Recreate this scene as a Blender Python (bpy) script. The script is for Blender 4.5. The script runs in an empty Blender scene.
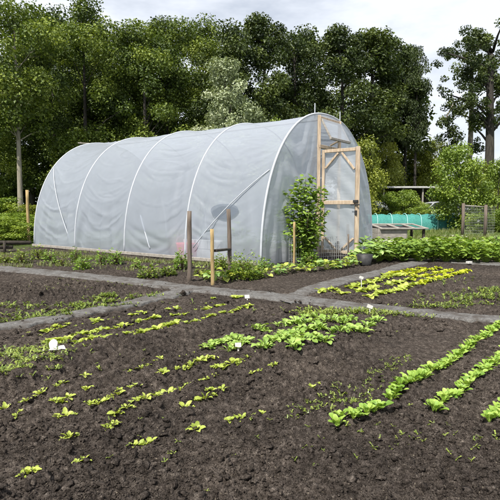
import bpy, math, random
import numpy as np
from mathutils import Vector, Matrix

R = math.radians
rs = np.random.RandomState
S = bpy.context.scene
COL = S.collection

# ------------------------------------------------------------------ camera
CAM_H = 1.1
F = 490.0 / 500.0
TH = math.atan(42.0 / 490.0)
cd = bpy.data.cameras.new('camera')
cam = bpy.data.objects.new('camera', cd)
COL.objects.link(cam)
cam.location = (0, 0, CAM_H)
cam.rotation_euler = (math.pi / 2 - TH, 0, 0)
cd.sensor_width = 36
cd.lens = 36 * F
cd.clip_end = 2000
cd.clip_start = 0.05
S.camera = cam


def G(px, py, z=0.0):
    """point of the ground seen at photo position px, py"""
    a = (px - 250) / 490.0
    b = (250 - py) / 490.0
    dy = math.cos(TH) + b * math.sin(TH)
    dz = -math.sin(TH) + b * math.cos(TH)
    t = (z - CAM_H) / dz
    return (a * t, dy * t)


def PX(px, y):
    """x of column px at distance y (height ignored)"""
    return (px - 250) / 490.0 * y * 1.0


def ZY(py, y):
    b = (250 - py) / 490.0
    dy = math.cos(TH) + b * math.sin(TH)
    dz = -math.sin(TH) + b * math.cos(TH)
    return CAM_H + dz / dy * y


# ------------------------------------------------------------------ noise
def _hash(ix, iy, seed):
    h = (ix.astype(np.int64) * 374761393 + iy.astype(np.int64) * 668265263 + seed * 1442695041) & 0xffffffff
    h = ((h ^ (h >> 13)) * 1274126177) & 0xffffffff
    h = (h ^ (h >> 16)) & 0xffffffff
    return h.astype(np.float64) / 4294967295.0


def vnoise(x, y, seed=0):
    ix = np.floor(x); iy = np.floor(y)
    fx = x - ix; fy = y - iy
    fx = fx * fx * (3 - 2 * fx); fy = fy * fy * (3 - 2 * fy)
    a = _hash(ix, iy, seed); b = _hash(ix + 1, iy, seed)
    c = _hash(ix, iy + 1, seed); d = _hash(ix + 1, iy + 1, seed)
    return (a * (1 - fx) + b * fx) * (1 - fy) + (c * (1 - fx) + d * fx) * fy


def fbm(x, y, seed=0, o=4, g=0.5):
    s = 0; a = 1; t = 0
    for i in range(o):
        s = s + a * (vnoise(x, y, seed + i * 17) - 0.5)
        t += a; a *= g; x = x * 2.03 + 3.1; y = y * 2.03 + 1.7
    return s / t * 2


def worley(x, y, seed=0):
    ix = np.floor(x); iy = np.floor(y)
    m = np.full(x.shape, 9.0)
    for dx in (-1, 0, 1):
        for dy in (-1, 0, 1):
            cx = ix + dx; cy = iy + dy
            px = cx + _hash(cx, cy, seed); py = cy + _hash(cx, cy, seed + 91)
            sz = 0.55 + 0.9 * _hash(cx, cy, seed + 33)
            m = np.minimum(m, ((px - x) ** 2 + (py - y) ** 2) / sz)
    return m


# ------------------------------------------------------------------ tags and meshes
def tag(o, label=None, cat=None, group=None, kind=None):
    if label: o['label'] = label
    if cat: o['category'] = cat
    if group: o['group'] = group
    if kind: o['kind'] = kind
    return o


def empty(name, loc=(0, 0, 0), rz=0):
    o = bpy.data.objects.new(name, None)
    COL.objects.link(o)
    o.location = loc
    o.rotation_euler = (0, 0, rz)
    o.empty_display_size = 0.1
    return o


class MB:
    def __init__(self):
        self.v = []; self.f = []; self.t = []; self.n = 0

    def add(self, v, f, tint=None):
        v = np.asarray(v, dtype=np.float64).reshape(-1, 3)
        f = np.asarray(f, dtype=np.int64)
        self.v.append(v); self.f.append(f + self.n)
        if tint is None: tint = np.full(len(f), 0.5)
        elif np.isscalar(tint): tint = np.full(len(f), float(tint))
        self.t.append(tint)
        self.n += len(v)

    def box(self, c, s, rz=0.0, M=None):
        x, y, z = s[0] / 2, s[1] / 2, s[2] / 2
        b = min(0.006, 0.15 * min(s))
        vs = []
        # chamfered box
        for sx in (-1, 1):
            for sy in (-1, 1):
                for sz in (-1, 1):
                    vs += [(sx * x, sy * (y - b), sz * (z - b)), (sx * (x - b), sy * y, sz * (z - b)), (sx * (x - b), sy * (y - b), sz * z)]
        vs = np.array(vs)

        def id(sx, sy, sz, k): return ((sx > 0) * 4 + (sy > 0) * 2 + (sz > 0)) * 3 + k
        q = []
        for s_ in (-1, 1):
            q.append([id(s_, -1, -1, 0), id(s_, 1, -1, 0), id(s_, 1, 1, 0), id(s_, -1, 1, 0)])
            q.append([id(-1, s_, -1, 1), id(1, s_, -1, 1), id(1, s_, 1, 1), id(-1, s_, 1, 1)])
            q.append([id(-1, -1, s_, 2), id(1, -1, s_, 2), id(1, 1, s_, 2), id(-1, 1, s_, 2)])
        for a in (-1, 1):
            for c2 in (-1, 1):
                q.append([id(a, c2, -1, 0), id(a, c2, 1, 0), id(a, c2, 1, 1), id(a, c2, -1, 1)])
                q.append([id(a, -1, c2, 0), id(a, 1, c2, 0), id(a, 1, c2, 2), id(a, -1, c2, 2)])
                q.append([id(-1, a, c2, 1), id(1, a, c2, 1), id(1, a, c2, 2), id(-1, a, c2, 2)])
        tr = []
        for i in range(8): tr.append([i * 3, i * 3 + 1, i * 3 + 2])
        if M is not None:
            vs = vs @ np.array(M)[:3, :3].T
        ca, sa = math.cos(rz), math.sin(rz)
        vs = vs @ np.array([[ca, sa, 0], [-sa, ca, 0], [0, 0, 1]])
        vs = vs + np.array(c)
        n0 = self.n
        self.add(vs, q)
        self.f.append(np.array(tr) + n0); self.t.append(np.full(8, 0.5))

    def bar(self, p, q, w, h):
        """a squared bar between two points"""
        p = Vector(p); q = Vector(q); d = q - p
        M = d.to_track_quat('X', 'Z').to_matrix()
        self.box((p + q) / 2, (d.length, w, h), 0, M)

    def tube(self, pts, rad, n=8, cap=True):
        pts = [Vector(p) for p in pts]
        if np.isscalar(rad): rad = [rad] * len(pts)
        vs = []; prev = None
        for i, p in enumerate(pts):
            d = (pts[min(i + 1, len(pts) - 1)] - pts[max(i - 1, 0)])
            if d.length < 1e-9: d = Vector((0, 0, 1))
            d.normalize()
            if prev is None:
                u = d.orthogonal().normalized()
            else:
                u = (prev - d * prev.dot(d)).normalized()
            prev = u
            w = d.cross(u)
            for k in range(n):
                a = 2 * math.pi * k / n
                vs.append(p + (u * math.cos(a) + w * math.sin(a)) * rad[i])
        f = []
        for i in range(len(pts) - 1):
            for k in range(n):
                k2 = (k + 1) % n
                f.append([i * n + k, i * n + k2, (i + 1) * n + k2, (i + 1) * n + k])
        n0 = self.n
        self.add([tuple(v) for v in vs], f)
        if cap:
            c = len(pts) - 1
            self.f.append(np.array([[c * n + k for k in range(n)]]) + n0); self.t.append(np.array([0.5]))
            self.f.append(np.array([[k for k in range(n)][::-1]]) + n0); self.t.append(np.array([0.5]))

    def mesh(self, name, smooth=True, mat=None):
        me = bpy.data.meshes.new(name)
        v = np.concatenate(self.v)
        me.vertices.add(len(v))
        me.vertices.foreach_set('co', v.astype(np.float32).ravel())
        loops = np.concatenate([f.ravel() for f in self.f])
        tot = np.concatenate([np.full(len(f), f.shape[1]) for f in self.f])
        st = np.concatenate([[0], np.cumsum(tot)[:-1]])
        me.loops.add(len(loops))
        me.loops.foreach_set('vertex_index', loops.astype(np.int32))
        me.polygons.add(len(tot))
        me.polygons.foreach_set('loop_start', st.astype(np.int32))
        me.polygons.foreach_set('use_smooth', np.full(len(tot), smooth, dtype=bool))
        me.update(calc_edges=True)
        at = me.attributes.new('tint', 'FLOAT', 'FACE')
        at.data.foreach_set('value', np.concatenate(self.t).astype(np.float32))
        if mat: me.materials.append(mat)
        return me

    def build(self, name, mat, parent=None, smooth=False):
        o = bpy.data.objects.new(name, self.mesh(name, smooth, mat))
        COL.objects.link(o)
        if parent: o.parent = parent
        return o


def mesh_obj(name, me, parent=None, loc=(0, 0, 0), rz=0, sc=1.0):
    o = bpy.data.objects.new(name, me)
    COL.objects.link(o)
    o.location = loc; o.rotation_euler = (0, 0, rz)
    o.scale = (sc, sc, sc) if np.isscalar(sc) else sc
    if parent: o.parent = parent
    return o


ONES = ['', 'first', 'second', 'third', 'fourth', 'fifth', 'sixth', 'seventh', 'eighth', 'ninth', 'tenth', 'eleventh', 'twelfth',
        'thirteenth', 'fourteenth', 'fifteenth', 'sixteenth', 'seventeenth', 'eighteenth', 'nineteenth']
TENS = {2: ('twenty', 'twentieth'), 3: ('thirty', 'thirtieth'), 4: ('forty', 'fortieth'), 5: ('fifty', 'fiftieth'), 6: ('sixty', 'sixtieth')}


def nth(n):
    if n < 20: return ONES[n]
    t, o = divmod(n, 10)
    return TENS[t][1] if o == 0 else TENS[t][0] + '-' + ONES[o]


# ------------------------------------------------------------------ materials
def new_mat(name):
    m = bpy.data.materials.new(name)
    m.use_nodes = True
    nt = m.node_tree
    nt.nodes.clear()
    out = nt.nodes.new('ShaderNodeOutputMaterial')
    return m, nt, out


def node(nt, t, **kw):
    n = nt.nodes.new(t)
    for k, v in kw.items(): setattr(n, k, v)
    return n


def ramp(nt, fac, stops):
    r = nt.nodes.new('ShaderNodeValToRGB')
    e = r.color_ramp.elements
    while len(e) < len(stops): e.new(0.5)
    for i, (p, c) in enumerate(stops):
        e[i].position = p
        e[i].color = (*c, 1) if len(c) == 3 else c
    nt.links.new(fac, r.inputs[0])
    return r.outputs[0]


def noise_tex(nt, vec, scale, detail=4, rough=0.55):
    n = nt.nodes.new('ShaderNodeTexNoise')
    n.inputs['Scale'].default_value = scale
    n.inputs['Detail'].default_value = detail
    n.inputs['Roughness'].default_value = rough
    if vec: nt.links.new(vec, n.inputs['Vector'])
    return n.outputs[0]


def mix_rgb(nt, fac, a, b, mode='MIX'):
    m = nt.nodes.new('ShaderNodeMix'); m.data_type = 'RGBA'; m.blend_type = mode
    for sock, val in ((m.inputs[0], fac), (m.inputs[6], a), (m.inputs[7], b)):
        if isinstance(val, (int, float)): sock.default_value = val
        elif isinstance(val, tuple): sock.default_value = (*val, 1)
        else: nt.links.new(val, sock)
    return m.outputs[2]


def leaf_mat(name, dark, mid, light, trans=0.3, gloss=0.08, rough=0.4, objvar=0.35):
    m, nt, out = new_mat(name)
    a = node(nt, 'ShaderNodeAttribute', attribute_name='tint')
    oi = node(nt, 'ShaderNodeObjectInfo')
    ma = node(nt, 'ShaderNodeMath', operation='MULTIPLY_ADD')
    ma.inputs[1].default_value = objvar; ma.inputs[2].default_value = -objvar / 2
    nt.links.new(oi.outputs['Random'], ma.inputs[0])
    ad = node(nt, 'ShaderNodeMath', operation='ADD', use_clamp=True)
    nt.links.new(ma.outputs[0], ad.inputs[0]); nt.links.new(a.outputs['Fac'], ad.inputs[1])
    c = ramp(nt, ad.outputs[0], [(0.0, dark), (0.5, mid), (1.0, light)])
    d = node(nt, 'ShaderNodeBsdfDiffuse'); nt.links.new(c, d.inputs[0])
    t = node(nt, 'ShaderNodeBsdfTranslucent')
    tc = mix_rgb(nt, 1.0, c, (1.0, 1.0, 0.45), 'MULTIPLY'); nt.links.new(tc, t.inputs[0])
    g = node(nt, 'ShaderNodeBsdfGlossy'); g.inputs['Roughness'].default_value = rough
    g.inputs[0].default_value = (0.9, 0.95, 0.9, 1)
    m1 = node(nt, 'ShaderNodeMixShader'); m1.inputs[0].default_value = trans
    nt.links.new(d.outputs[0], m1.inputs[1]); nt.links.new(t.outputs[0], m1.inputs[2])
    m2 = node(nt, 'ShaderNodeMixShader'); m2.inputs[0].default_value = gloss
    nt.links.new(m1.outputs[0], m2.inputs[1]); nt.links.new(g.outputs[0], m2.inputs[2])
    nt.links.new(m2.outputs[0], out.inputs[0])
    return m


def solid_mat(name, c1, c2, scale=8, rough=0.8, bump=0.3, stretch=(1, 1, 1), bscale=None, dist=0.01, spec=0.3):
    m, nt, out = new_mat(name)
    tc = node(nt, 'ShaderNodeTexCoord')
    mp = node(nt, 'ShaderNodeMapping'); mp.inputs['Scale'].default_value = stretch
    nt.links.new(tc.outputs['Object'], mp.inputs[0])
    n = noise_tex(nt, mp.outputs[0], scale, 6, 0.65)
    c = ramp(nt, n, [(0.3, c1), (0.7, c2)])
    b = node(nt, 'ShaderNodeBsdfPrincipled')
    b.inputs['Roughness'].default_value = rough
    b.inputs['Specular IOR Level'].default_value = spec
    nt.links.new(c, b.inputs['Base Color'])
    if bump:
        bn = node(nt, 'ShaderNodeBump'); bn.inputs['Strength'].default_value = bump; bn.inputs['Distance'].default_value = dist
        n2 = noise_tex(nt, mp.outputs[0], bscale or scale * 3, 6, 0.6)
        nt.links.new(n2, bn.inputs['Height']); nt.links.new(bn.outputs[0], b.inputs['Normal'])
    nt.links.new(b.outputs[0], out.inputs[0])
    return m


def soil_mat(name, grass=True):
    m, nt, out = new_mat(name)
    tc = node(nt, 'ShaderNodeTexCoord')
    P = tc.outputs['Object']
    big = noise_tex(nt, P, 0.9, 5, 0.6)
    mid = noise_tex(nt, P, 26, 5, 0.7)
    fine = noise_tex(nt, P, 150, 4, 0.7)
    ad0 = node(nt, 'ShaderNodeMath', operation='MULTIPLY_ADD'); ad0.inputs[1].default_value = 0.5
    ad1 = node(nt, 'ShaderNodeMath', operation='MULTIPLY'); ad1.inputs[1].default_value = 0.5
    nt.links.new(fine, ad1.inputs[0]); nt.links.new(mid, ad0.inputs[0]); nt.links.new(ad1.outputs[0], ad0.inputs[2])
    c1 = ramp(nt, ad0.outputs[0], [(0.38, (0.014, 0.0122, 0.011)), (0.48, (0.040, 0.0345, 0.031)), (0.57, (0.082, 0.072, 0.065)), (0.67, (0.22, 0.198, 0.178))])
    c2 = mix_rgb(nt, ramp(nt, big, [(0.38, (0, 0, 0)), (0.65, (1, 1, 1))]), mix_rgb(nt, 1.0, c1, (0.72, 0.69, 0.67), 'MULTIPLY'), mix_rgb(nt, 1.0, c1, (1.2, 1.14, 1.08), 'MULTIPLY'))
    fl = noise_tex(nt, P, 130, 2, 0.5)
    c3 = mix_rgb(nt, ramp(nt, fl, [(0.69, (0, 0, 0)), (0.75, (0.8, 0.8, 0.8))]), c2, (0.30, 0.26, 0.19))
    col = c3
    if grass:
        sep = node(nt, 'ShaderNodeSeparateXYZ'); nt.links.new(P, sep.inputs[0])
        n3 = noise_tex(nt, P, 0.8, 5, 0.6)
        ad = node(nt, 'ShaderNodeMath', operation='MULTIPLY_ADD'); ad.inputs[1].default_value = 4.0
        nt.links.new(n3, ad.inputs[0]); nt.links.new(sep.outputs[1], ad.inputs[2])
        mr = node(nt, 'ShaderNodeMapRange'); mr.inputs[1].default_value = 15.5; mr.inputs[2].default_value = 17.0
        nt.links.new(ad.outputs[0], mr.inputs[0])
        gc = ramp(nt, noise_tex(nt, P, 6, 5, 0.7), [(0.3, (0.03, 0.05, 0.012)), (0.7, (0.085, 0.12, 0.03))])
        col = mix_rgb(nt, mr.outputs[0], c3, gc)
    b = node(nt, 'ShaderNodeBsdfPrincipled'); b.inputs['Roughness'].default_value = 1.0
    b.inputs['Specular IOR Level'].default_value = 0.05
    nt.links.new(col, b.inputs['Base Color'])
    bn = node(nt, 'ShaderNodeBump'); bn.inputs['Strength'].default_value = 0.85; bn.inputs['Distance'].default_value = 0.011
    nt.links.new(noise_tex(nt, P, 75, 6, 0.65), bn.inputs['Height'])
    nt.links.new(bn.outputs[0], b.inputs['Normal'])
    nt.links.new(b.outputs[0], out.inputs[0])
    return m


def path_mat():
    m, nt, out = new_mat('woven path cloth')
    tc = node(nt, 'ShaderNodeTexCoord'); P = tc.outputs['Object']
    fine = noise_tex(nt, P, 34, 8, 0.85)
    c1 = ramp(nt, fine, [(0.34, (0.05, 0.048, 0.047)), (0.5, (0.118, 0.115, 0.112)), (0.68, (0.23, 0.225, 0.215))])
    big = noise_tex(nt, P, 5.0, 6, 0.7)
    c2 = mix_rgb(nt, ramp(nt, big, [(0.45, (0, 0, 0)), (0.60, (0.8, 0.8, 0.8))]), c1, (0.062, 0.053, 0.046))
    b = node(nt, 'ShaderNodeBsdfPrincipled'); b.inputs['Roughness'].default_value = 0.95
    b.inputs['Specular IOR Level'].default_value = 0.15
    nt.links.new(c2, b.inputs['Base Color'])
    bn = node(nt, 'ShaderNodeBump'); bn.inputs['Strength'].default_value = 0.6; bn.inputs['Distance'].default_value = 0.01
    nt.links.new(noise_tex(nt, P, 50, 7, 0.7), bn.inputs['Height']); nt.links.new(bn.outputs[0], b.inputs['Normal'])
    nt.links.new(b.outputs[0], out.inputs[0])
    return m


def film_mat(name, clear, tint=(0.60, 0.64, 0.69), milky=0.5, fold=False):
    m, nt, out = new_mat(name)
    tc = node(nt, 'ShaderNodeTexCoord'); P = tc.outputs['Object']
    d = node(nt, 'ShaderNodeBsdfDiffuse'); t = node(nt, 'ShaderNodeBsdfTranslucent')
    n = noise_tex(nt, P, 1.3, 6, 0.65)
    c = ramp(nt, n, [(0.35, tuple(v * 0.95 for v in tint)), (0.65, tint)])
    nt.links.new(c, d.inputs[0]); nt.links.new(c, t.inputs[0])
    tr = node(nt, 'ShaderNodeBsdfTransparent'); tr.inputs[0].default_value = (0.93, 0.95, 0.96, 1)
    g = node(nt, 'ShaderNodeBsdfGlossy'); g.inputs['Roughness'].default_value = 0.33
    g.inputs[0].default_value = (0.95, 0.97, 1, 1)
    m1 = node(nt, 'ShaderNodeMixShader'); m1.inputs[0].default_value = milky
    nt.links.new(d.outputs[0], m1.inputs[1]); nt.links.new(t.outputs[0], m1.inputs[2])
    m2 = node(nt, 'ShaderNodeMixShader'); m2.inputs[0].default_value = clear
    cl = node(nt, 'ShaderNodeMath', operation='MULTIPLY_ADD'); cl.inputs[1].default_value = 0.12; cl.inputs[2].default_value = clear - 0.06
    nt.links.new(noise_tex(nt, P, 2.2, 5, 0.6), cl.inputs[0]); nt.links.new(cl.outputs[0], m2.inputs[0])
    nt.links.new(m1.outputs[0], m2.inputs[1]); nt.links.new(tr.outputs[0], m2.inputs[2])
    lw = node(nt, 'ShaderNodeLayerWeight'); lw.inputs[0].default_value = 0.5
    pw = node(nt, 'ShaderNodeMath', operation='POWER'); pw.inputs[1].default_value = 4.0
    fr = node(nt, 'ShaderNodeMath', operation='MULTIPLY_ADD'); fr.inputs[1].default_value = 0.35; fr.inputs[2].default_value = 0.045
    nt.links.new(lw.outputs['Facing'], pw.inputs[0]); nt.links.new(pw.outputs[0], fr.inputs[0])
    bn = node(nt, 'ShaderNodeBump'); bn.inputs['Strength'].default_value = 0.36 if fold else 0.30; bn.inputs['Distance'].default_value = 0.05
    if fold:
        # thin slack creases running along the tunnel between its hoops
        uv = node(nt, 'ShaderNodeAttribute', attribute_name='film_uv')
        wv = noise_tex(nt, uv.outputs['Vector'], 1.9, 1.6, 0.45)
        ab = node(nt, 'ShaderNodeMath', operation='SUBTRACT'); ab.inputs[1].default_value = 0.5; nt.links.new(wv, ab.inputs[0])
        a2 = node(nt, 'ShaderNodeMath', operation='ABSOLUTE'); nt.links.new(ab.outputs[0], a2.inputs[0])
        mr = node(nt, 'ShaderNodeMapRange'); mr.interpolation_type = 'SMOOTHSTEP'
        mr.inputs[1].default_value = 0.0; mr.inputs[2].default_value = 0.09
        nt.links.new(a2.outputs[0], mr.inputs[0])
        m5 = node(nt, 'ShaderNodeMath', operation='MULTIPLY'); nt.links.new(mr.outputs[0], m5.inputs[0])
        at = node(nt, 'ShaderNodeAttribute', attribute_name='slack'); nt.links.new(at.outputs['Fac'], m5.inputs[1])
        nt.links.new(m5.outputs[0], bn.inputs['Height'])
    else:
        mp = node(nt, 'ShaderNodeMapping'); mp.inputs['Scale'].default_value = (0.5, 0.5, 1.6)
        nt.links.new(P, mp.inputs[0])
        nt.links.new(noise_tex(nt, mp.outputs[0], 4, 5, 0.55), bn.inputs['Height'])
    for s in (d, t, g, lw): nt.links.new(bn.outputs[0], s.inputs['Normal'])
    m3 = node(nt, 'ShaderNodeMixShader'); nt.links.new(fr.outputs[0], m3.inputs[0])
    nt.links.new(m2.outputs[0], m3.inputs[1]); nt.links.new(g.outputs[0], m3.inputs[2])
    nt.links.new(m3.outputs[0], out.inputs[0])
    return m


M = {}
M['soil'] = soil_mat('garden soil')
M['clod'] = soil_mat('soil crumbs', grass=False)
M['path'] = path_mat()
M['film'] = film_mat('milky polythene', 0.38, (0.525, 0.572, 0.655), fold=True)
M['patch'] = film_mat('dark grey film', 0.45, (0.17, 0.20, 0.25))
M['brace'] = solid_mat('pale brace and crease', (0.36, 0.385, 0.42), (0.47, 0.50, 0.54), 5, 0.6, 0.1)
M['end_film'] = film_mat('thin polythene', 0.42, (0.66, 0.70, 0.76))
M['hoop'] = solid_mat('white hoop tape', (0.36, 0.385, 0.42), (0.47, 0.50, 0.54), 5, 0.6, 0.1)
M['new_wood'] = solid_mat('pale sawn timber', (0.27, 0.20, 0.135), (0.55, 0.45, 0.34), 9, 0.75, 0.25, (3, 3, 0.4))
M['stake'] = solid_mat('yellow stake wood', (0.20, 0.14, 0.065), (0.50, 0.37, 0.18), 9, 0.8, 0.4, (3, 3, 0.4))
M['old_wood'] = solid_mat('weathered brown wood', (0.075, 0.058, 0.045), (0.19, 0.155, 0.13), 9, 0.9, 0.6, (4, 4, 0.35))
M['grey_wood'] = solid_mat('weathered grey wood', (0.19, 0.175, 0.155), (0.36, 0.335, 0.30), 7, 0.9, 0.5, (1, 3, 3))
M['dark_wood'] = solid_mat('dark damp wood', (0.02, 0.017, 0.014), (0.06, 0.05, 0.04), 8, 0.9, 0.5)
M['bark'] = solid_mat('dark bark', (0.022, 0.020, 0.017), (0.070, 0.063, 0.054), 5, 0.95, 0.9, (2, 2, 0.4), 9, 0.05)
M['pale_bark'] = solid_mat('pale bark', (0.15, 0.135, 0.105), (0.34, 0.31, 0.25), 4, 0.9, 0.7, (2, 2, 0.5), 9, 0.03)
M['twig'] = solid_mat('green brown stems', (0.07, 0.06, 0.025), (0.16, 0.13, 0.06), 9, 0.8, 0.3)
M['wire'] = solid_mat('galvanised wire', (0.28, 0.29, 0.29), (0.42, 0.43, 0.43), 12, 0.45, 0.0)
M['white'] = solid_mat('white plastic', (0.40, 0.39, 0.36), (0.62, 0.61, 0.58), 30, 0.5, 0.05)
M['black'] = solid_mat('dark plastic', (0.015, 0.015, 0.017), (0.05, 0.05, 0.05), 9, 0.55, 0.1)
M['pink'] = solid_mat('pink plastic', (0.75, 0.05, 0.06), (0.85, 0.12, 0.12), 6, 0.5, 0.1)
M['block'] = solid_mat('pale painted brick', (0.5, 0.5, 0.48), (0.68, 0.68, 0.66), 9, 0.8, 0.3)
M['net'] = solid_mat('teal crop netting', (0.030, 0.17, 0.15), (0.065, 0.26, 0.235), 14, 0.8, 0.4, (1, 1, 1), 40)
M['net_hoop'] = solid_mat('pale teal hoop', (0.22, 0.46, 0.43), (0.32, 0.58, 0.54), 8, 0.5, 0.0)
M['roof'] = solid_mat('pale shelter roof', (0.30, 0.30, 0.30), (0.48, 0.48, 0.47), 4, 0.8, 0.2)
M['slate'] = solid_mat('grey felt roof', (0.16, 0.18, 0.20), (0.27, 0.29, 0.32), 4, 0.8, 0.2)
M['carpaint'] = solid_mat('silver car paint', (0.38, 0.40, 0.43), (0.42, 0.44, 0.47), 2, 0.25, 0.0, spec=0.6)
M['glass'] = solid_mat('dark car glass', (0.01, 0.012, 0.014), (0.02, 0.022, 0.025), 2, 0.06, 0.0, spec=0.8)
M['tyre'] = solid_mat('black tyre rubber', (0.012, 0.012, 0.012), (0.03, 0.03, 0.03), 20, 0.85, 0.1)
# foliage
M['oak'] = leaf_mat('oak leaves', (0.024, 0.044, 0.007), (0.085, 0.13, 0.016), (0.27, 0.33, 0.055), 0.3, 0.03, 0.55)
M['poplar'] = leaf_mat('poplar leaves', (0.014, 0.026, 0.007), (0.044, 0.068, 0.014), (0.115, 0.15, 0.032), 0.3, 0.03, 0.5)
M['silver'] = leaf_mat('silver leaves', (0.13, 0.17, 0.07), (0.33, 0.38, 0.21), (0.60, 0.63, 0.48), 0.25, 0.04, 0.5)
M['bushleaf'] = leaf_mat('bush leaves', (0.06, 0.105, 0.008), (0.17, 0.255, 0.020), (0.31, 0.39, 0.045), 0.3, 0.05, 0.5)
M['yellowleaf'] = leaf_mat('yellow green leaves', (0.09, 0.115, 0.012), (0.21, 0.25, 0.026), (0.33, 0.35, 0.05), 0.35, 0.04, 0.5)
M['figleaf'] = leaf_mat('young tree leaves', (0.06, 0.115, 0.014), (0.15, 0.25, 0.034), (0.28, 0.39, 0.07), 0.3, 0.035, 0.55)
M['lettuce'] = leaf_mat('lettuce leaves', (0.20, 0.26, 0.03), (0.34, 0.42, 0.06), (0.50, 0.56, 0.12), 0.35, 0.035, 0.55)
M['lime'] = leaf_mat('lime lettuce leaves', (0.26, 0.32, 0.012), (0.40, 0.46, 0.02), (0.55, 0.58, 0.05), 0.35, 0.035, 0.55)
M['radish'] = leaf_mat('radish leaves', (0.12, 0.22, 0.03), (0.23, 0.36, 0.06), (0.38, 0.50, 0.13), 0.3, 0.035, 0.55)
M['spinach'] = leaf_mat('spinach leaves', (0.11, 0.22, 0.022), (0.22, 0.36, 0.045), (0.37, 0.50, 0.10), 0.3, 0.035, 0.55)
M['hedge'] = leaf_mat('broad bed leaves', (0.07, 0.13, 0.015), (0.16, 0.26, 0.032), (0.28, 0.38, 0.06), 0.3, 0.035, 0.55)
M['cabbage'] = leaf_mat('pale broad leaves', (0.12, 0.22, 0.05), (0.22, 0.34, 0.09), (0.36, 0.48, 0.17), 0.25, 0.035, 0.55)
M['weed'] = leaf_mat('weed leaves', (0.07, 0.11, 0.015), (0.16, 0.22, 0.035), (0.30, 0.36, 0.07), 0.3, 0.05)
M['straw'] = leaf_mat('dry grass', (0.09, 0.12, 0.03), (0.17, 0.22, 0.05), (0.33, 0.32, 0.13), 0.3, 0.03)
M['petal'] = leaf_mat('white petals', (0.7, 0.7, 0.66), (0.78, 0.78, 0.74), (0.85, 0.85, 0.82), 0.2, 0.03)

# ------------------------------------------------------------------ paths: centre line and half widths from their two edges


def path_from_edges(top, bot):
    c = []
    for (a, b) in zip(top, bot):
        p = np.array(G(*a)); q = np.array(G(*b))
        c.append(((p + q) / 2, p, q))
    return c


PATHS = {
    'cross_path': path_from_edges(
        [(-60, 262), (0, 265.5), (60, 270.5), (125, 277), (185, 284), (250, 290.5), (290, 294), (330, 299.5), (375, 304.5), (437, 310.5), (500, 315.5), (560, 320)],
        [(-60, 267), (0, 271), (60, 276.5), (125, 283.5), (185, 291), (250, 297.5), (290, 302.5), (330, 307), (375, 311), (437, 317.5), (500, 322.5), (560, 327)]),
    'corner_path': path_from_edges(
        [(-60, 332), (0, 323), (60, 313.5), (125, 301), (160, 292), (185, 285)],
        [(-60, 340), (0, 330.5), (60, 320.5), (125, 307.5), (175, 297), (205, 289)]),
    'side_path': path_from_edges(
        [(276, 299.5), (300, 287.5), (320, 281.5), (350, 274.8), (375, 270), (400, 262.5), (415, 259.5)],
        [(292, 304), (312, 293.5), (330, 287.8), (355, 280.8), (380, 275.5), (410, 267), (430, 262.5)]),
    'bed_path': path_from_edges(
        [(386, 255.5), (415, 257), (450, 258.8), (500, 261.5), (560, 264.5)],
        [(386, 258.5), (415, 260.5), (450, 262.8), (500, 265.5), (560, 269)]),
}


def path_mask(x, y):
    m = np.zeros(x.shape)
    for c in PATHS.values():
        for (a, ap, aq), (b, bp, bq) in zip(c[:-1], c[1:]):
            d = b - a
            t = np.clip(((x - a[0]) * d[0] + (y - a[1]) * d[1]) / (d @ d), 0, 1)
            dist = np.hypot(x - a[0] - t * d[0], y - a[1] - t * d[1])
            # half width measured square to the centre line
            n = np.array([-d[1], d[0]]) / np.hypot(*d)
            w = (abs((ap - aq) @ n) * (1 - t) + abs((bp - bq) @ n) * t) / 2
            m = np.maximum(m, np.clip((w + 0.05 - dist) / 0.10, 0, 1))
    return m


def zone(x, y, px, py, rx, ry, rot=0.0):
    cx, cy = G(px, py)
    c, s = math.cos(rot), math.sin(rot)
    u = (x - cx) * c + (y - cy) * s; v = -(x - cx) * s + (y - cy) * c
    return np.exp(-((u / rx) ** 2 + (v / ry) ** 2) ** 2)


FUR = [np.array(G(*p)) for p in [(-40, 404), (0, 391), (40, 378), (75, 366), (110, 352), (150, 343), (200, 333), (240, 320)]]


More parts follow.
